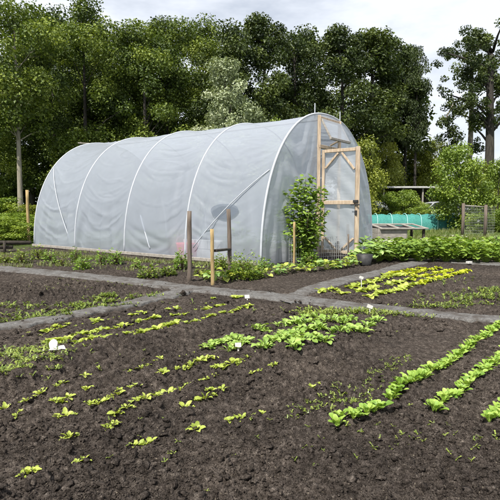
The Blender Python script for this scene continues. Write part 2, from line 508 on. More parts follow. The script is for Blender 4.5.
def hgt(x, y):
    x = np.atleast_1d(np.asarray(x, dtype=np.float64)); y = np.atleast_1d(np.asarray(y, dtype=np.float64))
    near = np.clip((16 - y) / 4, 0, 1) * np.clip((9.0 - np.abs(x)) / 2, 0, 1)
    amp = np.full(x.shape, 0.75)
    amp += 0.9 * zone(x, y, 345, 365, 0.55, 0.9)
    amp += 1.0 * zone(x, y, 40, 292, 1.3, 0.9)
    amp += 0.5 * zone(x, y, 130, 370, 0.9, 0.7)
    amp -= 0.55 * zone(x, y, 415, 350, 0.38, 1.1, -0.75)
    amp -= 0.55 * zone(x, y, 300, 283, 1.2, 0.9)
    amp -= 0.35 * zone(x, y, 120, 300, 1.0, 0.35, 0.3)
    amp = np.clip(amp, 0.15, 2)
    wx = x + 0.02 * fbm(x * 14, y * 14, 71, 2); wy = y + 0.02 * fbm(x * 14, y * 14, 72, 2)
    w1 = np.clip(1 - worley(wx / 0.085, wy / 0.085, 1) * 1.6, 0, 1)
    w2 = np.clip(1 - worley(wx / 0.042, wy / 0.042, 2) * 1.6, 0, 1)
    w3 = np.clip(1 - worley(wx / 0.022, wy / 0.022, 3) * 1.6, 0, 1)
    sel = np.clip(vnoise(x * 3.1, y * 3.1, 5) * 1.8 - 0.4, 0, 1)
    h = amp * (0.020 * w1 * sel + 0.015 * w2 * (0.3 + 0.7 * sel) + 0.010 * w3 + 0.046 * np.abs(fbm(wx * 9, wy * 9, 61, 5, 0.62)) + 0.026 * fbm(wx * 26, wy * 26, 62, 3, 0.75) + 0.05 * fbm(x * 2.6, y * 2.6, 9, 4) * 0.6)
    h = h + 0.03 * fbm(x * 0.8, y * 0.8, 12, 2) - 0.035
    h += 0.05 * zone(x, y, 345, 362, 0.55, 0.9) + 0.03 * zone(x, y, 40, 292, 1.2, 0.6)
    rw = zone(x, y, 120, 392, 1.5, 0.75)
    h += 0.016 * rw * np.cos((x * -0.50 + y * 0.866 + 0.05 * fbm(x * 2, y * 2, 41, 2)) * 2 * math.pi / 0.24)
    # the stepped edge of the dug ground
    best = np.full(x.shape, 9.0); side = np.zeros(x.shape)
    for a, b in zip(FUR[:-1], FUR[1:]):
        d = b - a
        t = np.clip(((x - a[0]) * d[0] + (y - a[1]) * d[1]) / (d @ d), 0, 1)
        ex = x - a[0] - t * d[0]; ey = y - a[1] - t * d[1]
        dist = np.hypot(ex, ey)
        s = np.sign(d[0] * ey - d[1] * ex)
        k = dist < best
        best = np.where(k, dist, best); side = np.where(k, s, side)
    dd = best * side + 0.05 * fbm(x * 5, y * 5, 55, 3)
    h += -0.05 * np.exp(-((dd + 0.05) / 0.09) ** 2) + 0.045 * np.exp(-((dd - 0.13) / 0.11) ** 2)
    pm = path_mask(x, y)
    h = h * (1 - pm) + pm * (-0.012)
    return h * near


def gz(x, y): return float(hgt([x], [y])[0])


# ------------------------------------------------------------------ ground sheet
def ax(parts):
    out = []
    for a, b, s in parts: out += list(np.arange(a, b - 1e-6, s))
    return out


xs = np.array(sorted(ax([(-7, -3.1, 0.028), (-3.1, 3.1, 0.0115), (3.1, 7, 0.028)]) + [s * (7 + 0.06 * k + 0.00045 * k ** 3.2) for k in range(0, 75) for s in (1, -1) if not (s == -1 and k == 0)] + []))
xs = np.unique(np.round(xs, 5))
ys = np.array(ax([(-4, 1.4, 0.2), (1.4, 4.6, 0.010), (4.6, 8.5, 0.019), (8.5, 14, 0.045)]) + [14 + 0.1 * k + 0.0005 * k ** 3.2 for k in range(0, 75)])
gx, gy = np.meshgrid(xs, ys)
gh = hgt(gx.ravel(), gy.ravel())
nx, ny = len(xs), len(ys)
idx = np.arange(nx * ny).reshape(ny, nx)
q = np.stack([idx[:-1, :-1], idx[:-1, 1:], idx[1:, 1:], idx[1:, :-1]], -1).reshape(-1, 4)
mb = MB(); mb.add(np.stack([gx.ravel(), gy.ravel(), gh], -1), q)
tag(mb.build('ground', M['soil'], smooth=True), kind='structure')

# paths as thin cloth strips with turned down edges
ZO = {'cross_path': 0.0, 'corner_path': -0.004, 'side_path': -0.007, 'bed_path': -0.011}
for name, c in PATHS.items():
    mb = MB(); zoff = ZO[name]
    P_, Q_ = [], []
    for (a, ap, aq), (b, bp, bq) in zip(c[:-1], c[1:]):
        n = max(3, int(np.hypot(*(b - a)) / 0.025))
        for t in np.linspace(0, 1, n, endpoint=False):
            P_.append(ap * (1 - t) + bp * t); Q_.append(aq * (1 - t) + bq * t)
    P_.append(c[-1][1]); Q_.append(c[-1][2])
    P_ = np.array(P_); Q_ = np.array(Q_)
    L = np.cumsum(np.r_[0, np.hypot(*np.diff((P_ + Q_) / 2, axis=0).T)])
    e1 = 0.055 * fbm(L * 8, L * 0 + 3, 7, 4); e2 = 0.055 * fbm(L * 8, L * 0 + 9, 8, 4)
    P_, Q_ = P_ + 0.08 * (Q_ - P_), Q_ - 0.08 * (Q_ - P_)
    us = np.array([-0.03, 0.0, 0.03] + list(np.linspace(0.08, 0.92, 12)) + [0.97, 1.0, 1.03])
    dirv = Q_ - P_; wl = np.hypot(dirv[:, 0], dirv[:, 1]); du = dirv / wl[:, None]
    rows = []
    for u in us:
        s = (u * wl + e1 * (1 - u) + e2 * u)
        pt = P_ + du * s[:, None]
        edge = np.clip(min(u, 1 - u) / 0.04, -1.5, 1)
        z = 0.012 + zoff + 0.010 * fbm(pt[:, 0] * 6, pt[:, 1] * 6, 4, 4) + 0.010 * (edge - 1) - (0.03 if edge < 0 else 0)
        rows.append(np.stack([pt[:, 0], pt[:, 1], z], -1))
    V = np.stack(rows, 1).reshape(-1, 3)
    k = len(us); idx = np.arange(len(V)).reshape(-1, k)
    q = np.stack([idx[:-1, :-1], idx[1:, :-1], idx[1:, 1:], idx[:-1, 1:]], -1).reshape(-1, 4)
    mb.add(V, q)
    tag(mb.build(name, M['path'], smooth=True), kind='structure')

# loose crumbs of soil
ICO = None


def ico(sub):
    bm_ = __import__('bmesh').new()
    __import__('bmesh').ops.create_icosphere(bm_, subdivisions=sub, radius=1)
    v = np.array([tuple(a.co) for a in bm_.verts]); f = np.array([[a.index for a in b.verts] for b in bm_.faces])
    bm_.free()
    return v, f


def scatter_clods():
    r = rs(5)
    mb = MB()
    for sub, N, smin, smax in ((1, 60000, 0.0022, 0.0085), (2, 3800, 0.006, 0.024)):
        v0, f0 = ico(sub)
        px = r.uniform(-30, 530, N * 3); py = 215 + (500 - 215) * r.uniform(0.17, 1, N * 3) ** 0.8
        pts = np.array([G(a, b) for a, b in zip(px, py)])
        pmk = path_mask(pts[:, 0], pts[:, 1])
        keep = (pts[:, 1] < 9) & ((pmk < 0.2) | ((pmk < 1.0) & (r.uniform(0, 1, len(pts)) < 0.35)) | (r.uniform(0, 1, len(pts)) < 0.05))
        dens = fbm(pts[:, 0] * 1.7, pts[:, 1] * 1.7, 31, 3)
        keep &= (r.uniform(-0.6, 0.5, len(pts)) < dens)
        smooth_ = zone(pts[:, 0], pts[:, 1], 415, 350, 0.38, 1.1, -0.75) + zone(pts[:, 0], pts[:, 1], 300, 283, 1.2, 0.9)
        keep &= (r.uniform(0, 1, len(pts)) > smooth_ * 0.9)
        pts = pts[keep][:N]
        n = len(pts)
        h = hgt(pts[:, 0], pts[:, 1]) + 0.024 * (path_mask(pts[:, 0], pts[:, 1]) > 0.5)
        s = smin + (smax - smin) * r.uniform(0, 1, n) ** 4.0
        s = s * np.clip(pts[:, 1] / 3.5, 0.8, 1.6)
        noise = 1 + 0.33 * r.normal(size=(n, len(v0)))
        V = v0[None] * noise[..., None]
        V = V * r.uniform(0.45, 1.3, (n, 1, 3)) * s[:, None, None]
        V[..., 2] *= 0.8
        V = V + np.stack([pts[:, 0], pts[:, 1], h + s * 0.25], -1)[:, None]
        f = (f0[None] + (np.arange(n) * len(v0))[:, None, None]).reshape(-1, 3)
        mb.add(V.reshape(-1, 3), f)
    o = mb.build('soil_clods', M['clod'], smooth=True)
    tag(o, 'loose dark crumbs and clods lying over the dug soil', 'soil', kind='stuff')


scatter_clods()

# ------------------------------------------------------------------ leaves


def leaf(mb, base, yaw, lift, L, W, curl=0.6, petiole=0.0, cup=0.25, seg=5, shape='oval', wav=0.0, rng=None, roll=0.0, tint=0.5):
    """one leaf blade growing from base; lift = start angle above the ground, curl bends it down over its length"""
    ca, sa = math.cos(yaw), math.sin(yaw)
    d = Vector((ca, sa, 0)); side = Vector((-sa, ca, 0)); up = Vector((0, 0, 1))
    p = Vector(base); ang = lift
    pts = [(p.copy(), ang)]
    if petiole:
        p = p + (d * math.cos(ang) + up * math.sin(ang)) * petiole
        ang -= curl * 0.15
    V = []; n = seg
    for i in range(n + 1):
        t = math.sin(math.pi / 2 * i / n)
        if shape == 'oval': w = max(0, math.sin(math.pi * (0.04 + 0.96 * t) ** 0.9)) ** 0.8 * (1 if t < 1 else 0)
        elif shape == 'spoon': w = max(0, math.sin(math.pi * min(1, (0.03 + 0.97 * t)) ** 1.3)) ** 0.7 * (1 if t < 1 else 0)
        elif shape == 'broad': w = max(0, math.sin(math.pi * (0.12 + 0.88 * t) ** 0.8)) ** 0.6 * (1 if t < 1 else 0)
        else: w = (1 - t)
        w = max(w, 0.03) * W / 2
        nrm = -d * math.sin(ang) + up * math.cos(ang)
        s2 = side * math.cos(roll) + nrm * math.sin(roll)
        wv = (rng.uniform(-1, 1) * wav * W if rng is not None and wav else 0)
        V.append(tuple(p - s2 * w + nrm * (cup * w + wv)))
        V.append(tuple(p))
        wv = (rng.uniform(-1, 1) * wav * W if rng is not None and wav else 0)
        V.append(tuple(p + s2 * w + nrm * (cup * w + wv)))
        dt = (math.sin(math.pi / 2 * (i + 1) / n) - math.sin(math.pi / 2 * i / n))
        p = p + (d * math.cos(ang) + up * math.sin(ang)) * (L * dt)
        ang -= curl * dt
    f = []
    for i in range(n):
        a = i * 3
        f += [[a, a + 1, a + 4, a + 3], [a + 1, a + 2, a + 5, a + 4]]
    mb.add(V, f, tint)
    if petiole:
        a = Vector(base); b = Vector(V[1]); w = side * (0.0035 + W * 0.04)
        mb.add([tuple(a - w), tuple(a + w), tuple(b + w * 0.7), tuple(b - w * 0.7)], [[0, 1, 2, 3]], min(1, tint + 0.25))


def rosette(seed, n, L, W, lift, curl, pet=0.0, shape='oval', wav=0.05, heart=0.3):
    r = random.Random(seed)
    mb = MB()
    for i in range(n):
        k = i / max(1, n - 1)
        yaw = i * 2.4 + r.uniform(-0.35, 0.35)
        s = (1 - heart * k) * r.uniform(0.75, 1.12)
        leaf(mb, (0.004 * math.cos(yaw), 0.004 * math.sin(yaw), -0.004), yaw, lift * (0.55 + 0.75 * k) * r.uniform(0.8, 1.2), L * s, W * s * r.uniform(0.85, 1.1),
             curl * r.uniform(0.6, 1.3), pet * s, r.uniform(0.1, 0.4), 5, shape, wav, r, r.uniform(-0.35, 0.35), r.uniform(0.2, 0.95))
    return mb


def variants(name, mat, n, fn):
    return [fn(i).mesh(name, True, mat) for i in range(n)]


V_lettuce = variants('lettuce_seedling', M['lettuce'], 5, lambda i: rosette(100 + i, 8 + i % 3, 0.064, 0.044, 0.95, 0.9, 0.008, 'broad', 0.07))
V_tiny = variants('tiny_seedling', M['lettuce'], 4, lambda i: rosette(150 + i, 7 + i % 3, 0.040, 0.025, 0.95, 0.8, 0.010, 'oval', 0.04))
V_radish = variants('radish_plant', M['radish'], 5, lambda i: rosette(200 + i, 9 + i % 3, 0.074, 0.046, 0.95, 1.0, 0.035, 'spoon', 0.05))
V_spinach = variants('spinach_plant', M['spinach'], 6, lambda i: rosette(300 + i, 12 + i % 4, 0.046, 0.031, 1.2, 0.7, 0.024, 'spoon', 0.06))
V_lime = variants('lime_lettuce', M['lime'], 4, lambda i: rosette(400 + i, 9 + i % 3, 0.085, 0.06, 0.8, 0.8, 0.006, 'broad', 0.10))
V_lett_big = variants('bed_lettuce', M['lettuce'], 4, lambda i: rosette(450 + i, 8 + i % 3, 0.095, 0.062, 0.8, 0.9, 0.01, 'broad', 0.08))


def bedplant(seed, n, R_, H, L, W, flowers=0, shape='broad', extra=None):
    """a leafy bed plant: many leaves on stalks that fan out from its foot"""
    r = random.Random(seed); mb = MB()
    for i in range(n):
        yaw = i * 2.4 + r.uniform(-0.4, 0.4)
        k = math.sqrt((i + 0.5) / n)
        q = k * R_ * r.uniform(0.7, 1.0)
        z = H * (1 - 0.55 * k * k) * r.uniform(0.45, 1.05)
        b = (q * math.cos(yaw), q * math.sin(yaw), z)
        leaf(mb, b, yaw + r.uniform(-0.6, 0.6), r.uniform(-0.1, 0.7), L * r.uniform(0.7, 1.15), W * r.uniform(0.75, 1.15), r.uniform(0.3, 1.0), 0.0, r.uniform(0.05, 0.35), 4, shape, 0.04, r, r.uniform(-0.5, 0.5), r.uniform(0.1, 0.95))
        # stalk
        w = 0.003
        mb.add([(0.1 * b[0] - w, 0.1 * b[1], 0), (0.1 * b[0] + w, 0.1 * b[1], 0), (b[0] + w, b[1], b[2]), (b[0] - w, b[1], b[2])], [[0, 1, 2, 3]], 0.7)
    return mb


rr = random.Random(77)
COUNT = {}


def plant(me, name, x, y, label, cat, group, sc=1.0, dz=0.0):
    zz = float(np.percentile(hgt(x + np.array([0, .02, -.02, 0, 0, .035, -.035]), y + np.array([0, 0, 0, .02, -.02, 0, 0])), 75))
    o = mesh_obj(name, me, None, (x, y, zz + dz), rr.uniform(0, 6.28), sc * rr.uniform(0.88, 1.12))
    o.rotation_euler.x = rr.uniform(-0.12, 0.12); o.rotation_euler.y = rr.uniform(-0.12, 0.12)
    return tag(o, label, cat, group)


# rows of lettuce seedlings in the dug bed (photo left), from the path towards the camera
ROWS = [
    ('in the seedling row closest to the grey path', [(28, 331, .55), (46, 330, 1), (55, 326, .8), (62, 326, .8), (76, 324, .5), (96, 320.5, 1.15), (113, 317, .5), (133, 313.5, .9), (142, 311.5, 1.1), (166, 307, .5), (176, 306, 1), (206, 301, .55), (213, 297.5, .9)], V_lettuce, 'first'),
    ('in the second seedling row from the grey path', [(51, 341, 1.15), (60, 340, 1.0), (67, 340, .8), (81, 333.5, 1.2), (87, 333, .7), (100, 330, 1.15), (123, 325, 1.2), (138, 320, 1), (154, 317.5, 1), (173, 314, .8), (184, 312, .85), (195, 307, .6), (206.5, 307.5, .9), (217, 304, 1), (235, 297.5, 1.1)], V_lettuce, 'second'),
    ('in the third seedling row from the grey path', [(78, 348.5, 1), (91, 344, 1.25), (96, 342, .9), (107, 340.5, 1), (126, 334, .7), (139, 333, .8), (143, 332.5, 1.1), (158, 328, 1.2), (168, 324.5, 1.25), (184, 321, .8), (195, 319, .9), (211, 315, 1), (223, 312.5, .9), (235, 310, .9), (245, 306.5, 1)], V_lettuce, 'third'),
    ('in the fourth seedling row from the grey path', [(5, 404, .95), (26, 399, .8), (40, 393, 1), (62, 387, .9), (85, 381, .9), (117, 373, .6), (138, 374, .8), (149, 370, .7), (161, 366.5, .8), (186, 356, .5)], V_tiny, 'fourth'),
    ('in the fifth seedling row from the grey path', [(16, 414, .8), (55, 402.5, 1), (61, 400, 1.1), (68, 398, 1.1), (86, 391, 1.0), (112, 396, .8), (118, 395, .8), (136, 389, .8), (163, 377.5, 1.1), (183, 369.5, 1.2), (191, 366, 1.3), (201, 361.5, 1), (206, 361, 1.2)], V_tiny, 'fifth'),
    ('in the sixth seedling row from the grey path', [(65, 411, 1.2), (90, 403, 1), (98, 402, 1.1), (118, 413, 1), (138, 405, 1), (146, 401.5, 1), (155, 398, 1.2), (168, 391.5, 1.3), (173, 390, 1), (181, 390, 1), (188, 384.5, .9), (206, 379, .9), (218, 371, 1.2), (224, 370, 1.2), (232, 368, 1.3), (242, 364.5, 1)], V_tiny, 'sixth'),
    ('in the seventh seedling row from the grey path', [(70, 436, 1), (112, 424, 1.1), (127, 411, .9), (185, 405, 1.1), (205, 396, 1.3), (212, 391, .8), (222, 389.5, 1), (259, 374, .9), (271, 369.5, .8), (312, 393, .8)], V_tiny, 'seventh'),
    ('in the seedling row closest to the camera', [(28, 470, 1), (84, 455, 1.1), (139, 440, 1), (150, 437, .9), (196, 428, 1.1), (236, 417, 1), (262, 409, .7)], V_tiny, 'eighth'),
]
for rowtxt, pts, var, k in ROWS:
    extra = []
    for (px, py, s) in pts:
        for q in (1, -1):
            if rr.random() > 0.68: continue
            d = rr.uniform(4.5, 8.0)
            extra.append((px + q * d, py - q * d * 0.30 + rr.uniform(-1, 1), s * rr.uniform(0.5, 0.85)))
    pts = sorted(pts + extra)
    pts = [p for p in pts if p[0] > -6]
    for i, (px, py, s) in enumerate(pts):
        x, y = G(px, py)
        plant(var[i % len(var)] if s > 0.6 or var is V_tiny else V_tiny[i % 4], 'lettuce_seedling', x, y, '%s plant from the left %s' % (nth(i + 1), rowtxt), 'seedling', 'young lettuce seedlings in the dug bed', s * (1.02 if var is V_lettuce else 1.0), -0.003)

# radish patch
RAD = [
    ('in the back row of the radish patch', [(258, 327.5), (266, 330), (278, 324), (285, 322), (291, 323), (298, 324), (305, 323), (312, 322), (318, 319), (324, 322), (331, 321), (338, 323), (346, 322), (352, 321), (304, 316)]),
    ('in the middle row of the radish patch', [(205, 344), (211, 345.5), (218, 342), (224, 341), (231, 337.5), (235, 340), (280, 334), (286, 337), (291, 337), (300, 333), (308, 333), (315, 330), (321, 331), (333, 336), (340, 337), (346, 332.5), (352, 330), (359, 331), (367, 327), (373, 322)]),
    ('in the front row of the radish patch', [(229, 350), (241, 347), (246, 343), (233, 345), (261, 350.5), (266, 351), (272, 346.5), (279, 343), (288, 342), (292, 359), (297, 356), (302, 353), (308, 350), (314, 347), (321, 345), (296, 344)]),
]
for rowtxt, pts in RAD:
    pts = sorted(pts + [(a + rr.uniform(3, 6), b + rr.uniform(-2.2, 1.6)) for a, b in pts if rr.random() < 0.5])
    for i, (px, py) in enumerate(pts):
        x, y = G(px, py)
        plant(V_radish[i % 5], 'radish_plant', x, y, '%s pale green plant from the left %s' % (nth(i + 1), rowtxt), 'vegetable plant', 'radish plants in the middle of the dug bed', (0.85 if px < 250 else 1.0) * rr.uniform(0.8, 1.12))


def inframe(x, y, z=0.1, m=0.02):
    dz = z - CAM_H
    f = y * math.cos(TH) - dz * math.sin(TH)
    u = y * math.sin(TH) + dz * math.cos(TH)
    a = x / f * F
    b = u / f * F
    return f > 0.3 and abs(a) < 0.5 + m and abs(b) < 0.5 + m


def row_world(p, q, step, jit, both=True):
    p = np.array(G(*p)); q = np.array(G(*q))
    n = max(2, int(np.hypot(*(q - p)) / step))
    out = []
    for i in range(n + 1):
        t = i / n
        d = p * (1 - t) + q * t
        out.append((d[0] + rr.uniform(-jit, jit), d[1] + rr.uniform(-jit, jit)))
    return out


# spinach rows at the right
for rowtxt, a, b in [('in the long spinach row next to the bare soil', (391, 401), (507, 317)),
                     ('in the second spinach row from the bare soil', (432, 414), (512, 347)),
                     ('in the third spinach row from the bare soil', (486, 425), (520, 392)),
                     ('in the short spinach clump at the front', (333, 428), (381, 414)),
                     ]:
    k = 0
    for (x, y) in row_world(a, b, 0.049, 0.018):
        if not inframe(x, y): continue
        k += 1
        plant(V_spinach[(k * 5 + k // 3) % 6], 'spinach_plant', x, y, '%s plant from the near end %s' % (nth(k), rowtxt) if 'clump' not in rowtxt and 'camera' not in rowtxt else '%s plant from the left %s' % (nth(k), rowtxt), 'spinach', 'spinach plants in rows at the right', rr.uniform(0.8, 1.2))

# lettuce rows between the two paths
for rowtxt, a, b, mid in [('in the lettuce row along the side path', (320, 292), (437, 268), 0.62), ('in the second lettuce row from the side path', (343, 295), (451, 270.5), 0.5), ('in the third lettuce row from the side path', (372, 297), (468, 271), 0.35), ('in the short back lettuce row beside the side path', (383, 274.5), (420, 268), 0.0)]:
    k = 0
    pts = row_world(a, b, 0.17, 0.03)
    for i, (x, y) in enumerate(pts):
        k += 1
        lime = i / len(pts) > mid
        if not lime and rr.random() < 0.12:
            k -= 1; continue
        plant((V_lime if lime else V_lett_big)[i % 4], 'lettuce', x, y, '%s plant from the near end %s' % (nth(k), rowtxt), 'lettuce', 'lettuces in rows between the two grey paths', 1.15)

# broad leaved plants in the long bed at the back right
V_hedge = [(bedplant(500 + i, 78, 0.22, 0.36, 0.092, 0.078)) for i in range(5)]
V_hedge = [m_.mesh('bed_plant', True, M['hedge']) for m_ in V_hedge]
V_flower = []
for i in range(3):
    r = random.Random(900 + i); mb = MB()
    for j in range(4):
        a = r.uniform(0, 6.28); q = r.uniform(0.03, 0.2); c = (q * math.cos(a), q * math.sin(a), 0.36 + r.uniform(-0.04, 0.05))
        for p in range(5):
            leaf(mb, c, p * 1.257, 0.5, 0.022, 0.02, 0.3, 0, 0.1, 2, 'broad', 0, None, 0, 0.5)
    V_flower.append(mb.mesh('flower', True, M['petal']))
ROWN = ['front', 'second', 'third', 'back']
for j in range(4):
    k = 0
    for i in range(14):
        D = 10.25 + j * 0.55 + rr.uniform(-0.06, 0.06)
        x0 = (378 - 250) / 490 * D * 1.0 + i * 0.27 + rr.uniform(-0.05, 0.05)
        D = D - (x0 - 2.6) * 0.12
        if not inframe(x0, D, 0.3, 0.03): continue
        k += 1
        o = plant(V_hedge[(i + 2 * j) % 5], 'bed_plant', x0, D, '%s leafy plant from the left in the %s row of the long bed' % (nth(k), ROWN[j]), 'vegetable plant', 'broad leaved plants in the long bed', 1.12)
        if rr.random() < 0.45:
            mesh_obj('flower', V_flower[(i + j) % 3], o)

# border of low plants along the tunnel front
V_border = [bedplant(600 + i, 16, 0.11, 0.13, 0.10, 0.065, shape='oval').mesh('border_plant', True, M['cabbage' if i % 2 else 'lettuce']) for i in range(4)]
BORD = [(207, 278), (215, 280), (224, 278.5), (233, 277), (243, 277), (252, 276), (261, 274.5), (278, 272.5), (286, 271), (297, 269.5), (307, 270), (316, 269), (325, 268), (333, 267), (341, 266.5), (349, 265.5), (356, 264)]
for i, (px, py) in enumerate(BORD):
    x, y = G(px, py)
    plant(V_border[(i * 3) % 4], 'border_plant', x, y, '%s low light green plant from the left in the border before the tunnel' % nth(i + 1), 'border plant', 'low plants edging the bed before the tunnel', 1.25)

# ------------------------------------------------------------------ clumped foliage for trees and bushes


def leaf_cloud(r, centres, radii, per, size, tints, flat=0.75, droop=0.0):
    """vectorised folded leaf faces filling round clumps"""
    V = []; T = []
    n = len(centres)
    counts = np.maximum(4, (per * (radii / radii.mean()) ** 2).astype(int))
    ci = np.repeat(np.arange(n), counts)
    N = len(ci)
    d = r.normal(size=(N, 3)); d /= np.linalg.norm(d, axis=1)[:, None]
    rad = r.uniform(0.15, 1, N) ** 0.55
    c = centres[ci] + d * (rad * radii[ci])[:, None] * np.array([1, 1, flat])
    c[:, 2] -= droop * rad * radii[ci] * r.uniform(0, 1, N)
    nrm = d * 0.6 + r.normal(size=(N, 3)) * 0.65 + np.array([0, 0, 0.55]); nrm /= np.linalg.norm(nrm, axis=1)[:, None]
    t = np.cross(nrm, r.normal(size=(N, 3))); t /= np.linalg.norm(t, axis=1)[:, None]
    b = np.cross(nrm, t)
    s = size * r.uniform(0.6, 1.25, N)
    L = s[:, None] * t * 0.5; W = s[:, None] * b * 0.36
    fold = nrm * (s * 0.10)[:, None]
    v = np.stack([c - L, c + W * 0.9 - L * 0.1 + fold, c + L, c - W * 0.9 - L * 0.1 + fold], 1)
    f = (np.arange(N) * 4)[:, None] + np.array([0, 1, 2, 3])
    tint = np.clip(tints[ci] + r.normal(size=N) * 0.16, 0, 1)
    return v.reshape(-1, 3), f, tint


def make_tree(seed, H, r0, crown_lo, crown_r, nclump, per, leafsize, mat, bark, clump_r=(0.5, 1.0), profile='round', trunkname='trunk', lean=0.0, limbs=26, flat=0.75, lo_r=0.5):
    """returns (trunk mesh, crown mesh) of one tree with its foot at the origin"""
    r = rs(seed)
    bend = r.normal(size=2) * 0.25
    zs = np.linspace(0, H * 0.93, 12)
    tp = np.stack([bend[0] * np.sin(zs / H * 2.2) + lean * zs, bend[1] * np.sin(zs / H * 2.6), zs - 0.1], -1)
    tr = r0 * (1 - 0.88 * (zs / H) ** 0.9); tr[0] *= 1.45; tr[1] *= 1.08
    mb = MB(); mb.tube(tp, list(tr), 10)
    cs = []; rads = []; tries = 0
    while len(cs) < nclump and tries < nclump * 40:
        tries += 1
        t = r.uniform(0, 1)
        z = crown_lo + (H - crown_lo) * t
        if profile == 'round': env = (math.sin(math.pi * (0.10 + 0.87 * t)) ** 0.6)
        elif profile == 'column': env = (math.sin(math.pi * (0.15 + 0.82 * t)) ** 0.45)
        else: env = lo_r + (1 - lo_r) * math.sin(math.pi * t)
        a = r.uniform(0, 2 * math.pi)
        env *= 0.78 + 0.32 * math.sin(a * 3 + seed + z * 1.3) * math.cos(z * 0.9 + a)
        q = crown_r * env * r.uniform(0.15, 1) ** 0.5
        x = np.interp(z, tp[:, 2], tp[:, 0]) + q * math.cos(a); y = np.interp(z, tp[:, 2], tp[:, 1]) + q * math.sin(a)
        cs.append((x, y, z)); rads.append(r.uniform(*clump_r))
    cs = np.array(cs); rads = np.array(rads)
    for k in r.choice(len(cs), min(limbs, len(cs)), replace=False):
        e = cs[k]
        hq = math.hypot(e[0], e[1])
        z0 = max(0.15 * H if crown_lo > 0.5 else 0.2, e[2] - hq * r.uniform(0.5, 1.0)); z0 = min(z0, H * 0.85)
        s = np.array([np.interp(z0, tp[:, 2], tp[:, 0]), np.interp(z0, tp[:, 2], tp[:, 1]), z0])
        m_ = (s + e) / 2 + np.array([0, 0, hq * 0.10]) + r.normal(size=3) * 0.06 * hq
        rr0 = float(np.interp(z0, tp[:, 2], tr)) * 0.42
        mb.tube([s, s * 0.6 + m_ * 0.4, m_, m_ * 0.4 + e * 0.6, e], [rr0, rr0 * 0.8, rr0 * 0.55, rr0 * 0.35, rr0 * 0.15], 5, False)
    cr = MB()
    tints = np.clip(r.normal(0.5, 0.2, len(cs)), 0.05, 0.95)
    cr.add(*leaf_cloud(r, cs, rads, per, leafsize, tints, flat))
    return mb.mesh(trunkname, True, M[bark]), cr.mesh('crown', False, M[mat])


def put_tree(name, meshes, x, y, label, cat, group=None, sc=1.0, rz=0.0, tn='trunk'):
    e = empty(name, (x, y, 0), rz)
    e.scale = (sc, sc, sc) if np.isscalar(sc) else sc
    mesh_obj(tn, meshes[0], e); mesh_obj('crown', meshes[1], e)
    return tag(e, label, cat, group)


OAK = [make_tree(10 + i, 10.0 + i * 0.5, 0.17, 1.9, 2.9, 85, 290, 0.145, 'oak', 'bark', (0.4, 0.95)) for i in range(4)]
POP = [make_tree(30 + i, 11.6, 0.25, 3.0, 2.5, 75, 250, 0.17, 'poplar', 'bark', (0.4, 0.95), 'column') for i in range(3)]
SHRUB = [make_tree(50 + i, 3.3, 0.05, 0.15, 1.35, 60, 210, 0.10, 'bushleaf', 'bark', (0.28, 0.55), 'low', 'stem', limbs=14) for i in range(3)]
YSHRUB = [make_tree(60 + i, 3.3, 0.05, 0.15, 1.5, 60, 210, 0.10, 'yellowleaf', 'bark', (0.3, 0.6), 'low', 'stem', limbs=14) for i in range(2)]

# left wood behind the tunnel: px, distance, variant, scale, label
WOOD = [
    (-20, 24.5, 0, 0.95, 'leafy tree at the left picture edge behind the wooden rail'),
    (54, 26.5, 2, 1.0, 'leafy tree just left of the tunnel roof behind the yellow stake'),
    (84, 24.5, 3, 0.95, 'leafy tree rising above the far end of the tunnel'),
    (112, 27.5, 0, 1.04, 'leafy tree above the second tunnel bay from the far end'),
    (142, 25.0, 1, 0.95, 'leafy tree above the middle hoop of the tunnel'),
    (170, 27.5, 2, 1.0, 'leafy tree just left of the silvery tree behind the tunnel'),
    (205, 30.0, 3, 1.05, 'tall leafy tree standing behind the silvery tree'),
]
for i, (px, D, v, s, lab) in enumerate(WOOD):
    put_tree('broadleaf_tree', OAK[v], PX(px, D), D, lab, 'tree', 'broadleaf trees behind the tunnel', s, i * 1.9)
pale = make_tree(19, 9.6, 0.14, 4.4, 2.5, 55, 290, 0.145, 'oak', 'pale_bark', (0.4, 0.9))
put_tree('broadleaf_tree', pale, PX(21, 21.5), 21.5, 'leafy tree with a pale bare trunk left of the tunnel', 'tree', 'broadleaf trees behind the tunnel', 1.0, 0.4)
BACK = [(-45, 31), (-5, 33), (33, 32), (70, 34), (100, 33), (135, 34), (165, 33.5), (196, 35)]
ADJ = ['first', 'second', 'third', 'fourth', 'fifth', 'sixth', 'seventh', 'eighth']
for i, (px, D) in enumerate(BACK):
    put_tree('broadleaf_tree', OAK[(i * 3 + 1) % 4], PX(px, D), D, '%s tree from the left in the back line of the wood' % ADJ[i], 'tree', 'trees in the back line of the wood', 1.12, i * 2.3 + 1)
POPX = [make_tree(37 + i, 11.4, 0.25, 5.0, 1.75, 60, 220, 0.17, 'poplar', 'bark', (0.4, 0.85), 'column') for i in range(2)]
POPL = [(236, 26.5, 0, .9, 'dark tree just right of the silvery tree over the tunnel roof'),
        (262, 29.0, 1, 1.0, 'dark tree over the front tunnel bay'),
        (290, 31.0, 2, 1.0, 'dark tree above the left post of the tunnel door'),
        (309, 34.0, 0, 1.1, 'dark thin trunked tree straight above the tunnel top'),
        (338, 30.0, 1, .98, 'dark tree above the open tunnel vent'),
        (366, 31.5, 3, (1.3, 1.3, 1.03), 'dark tree right of the tunnel front end'),
        (386, 37.0, 4, (1.2, 1.2, 1.15), 'dark tree left of the pair of black trunks'),
        (404, 37.0, 3, (.7, .7, 1.1), 'tall dark tree with the thinner trunk of the pair'),
        (414, 35.0, 4, (.55, .55, 1.05), 'tall dark tree with the thicker black trunk beside the sky gap')]
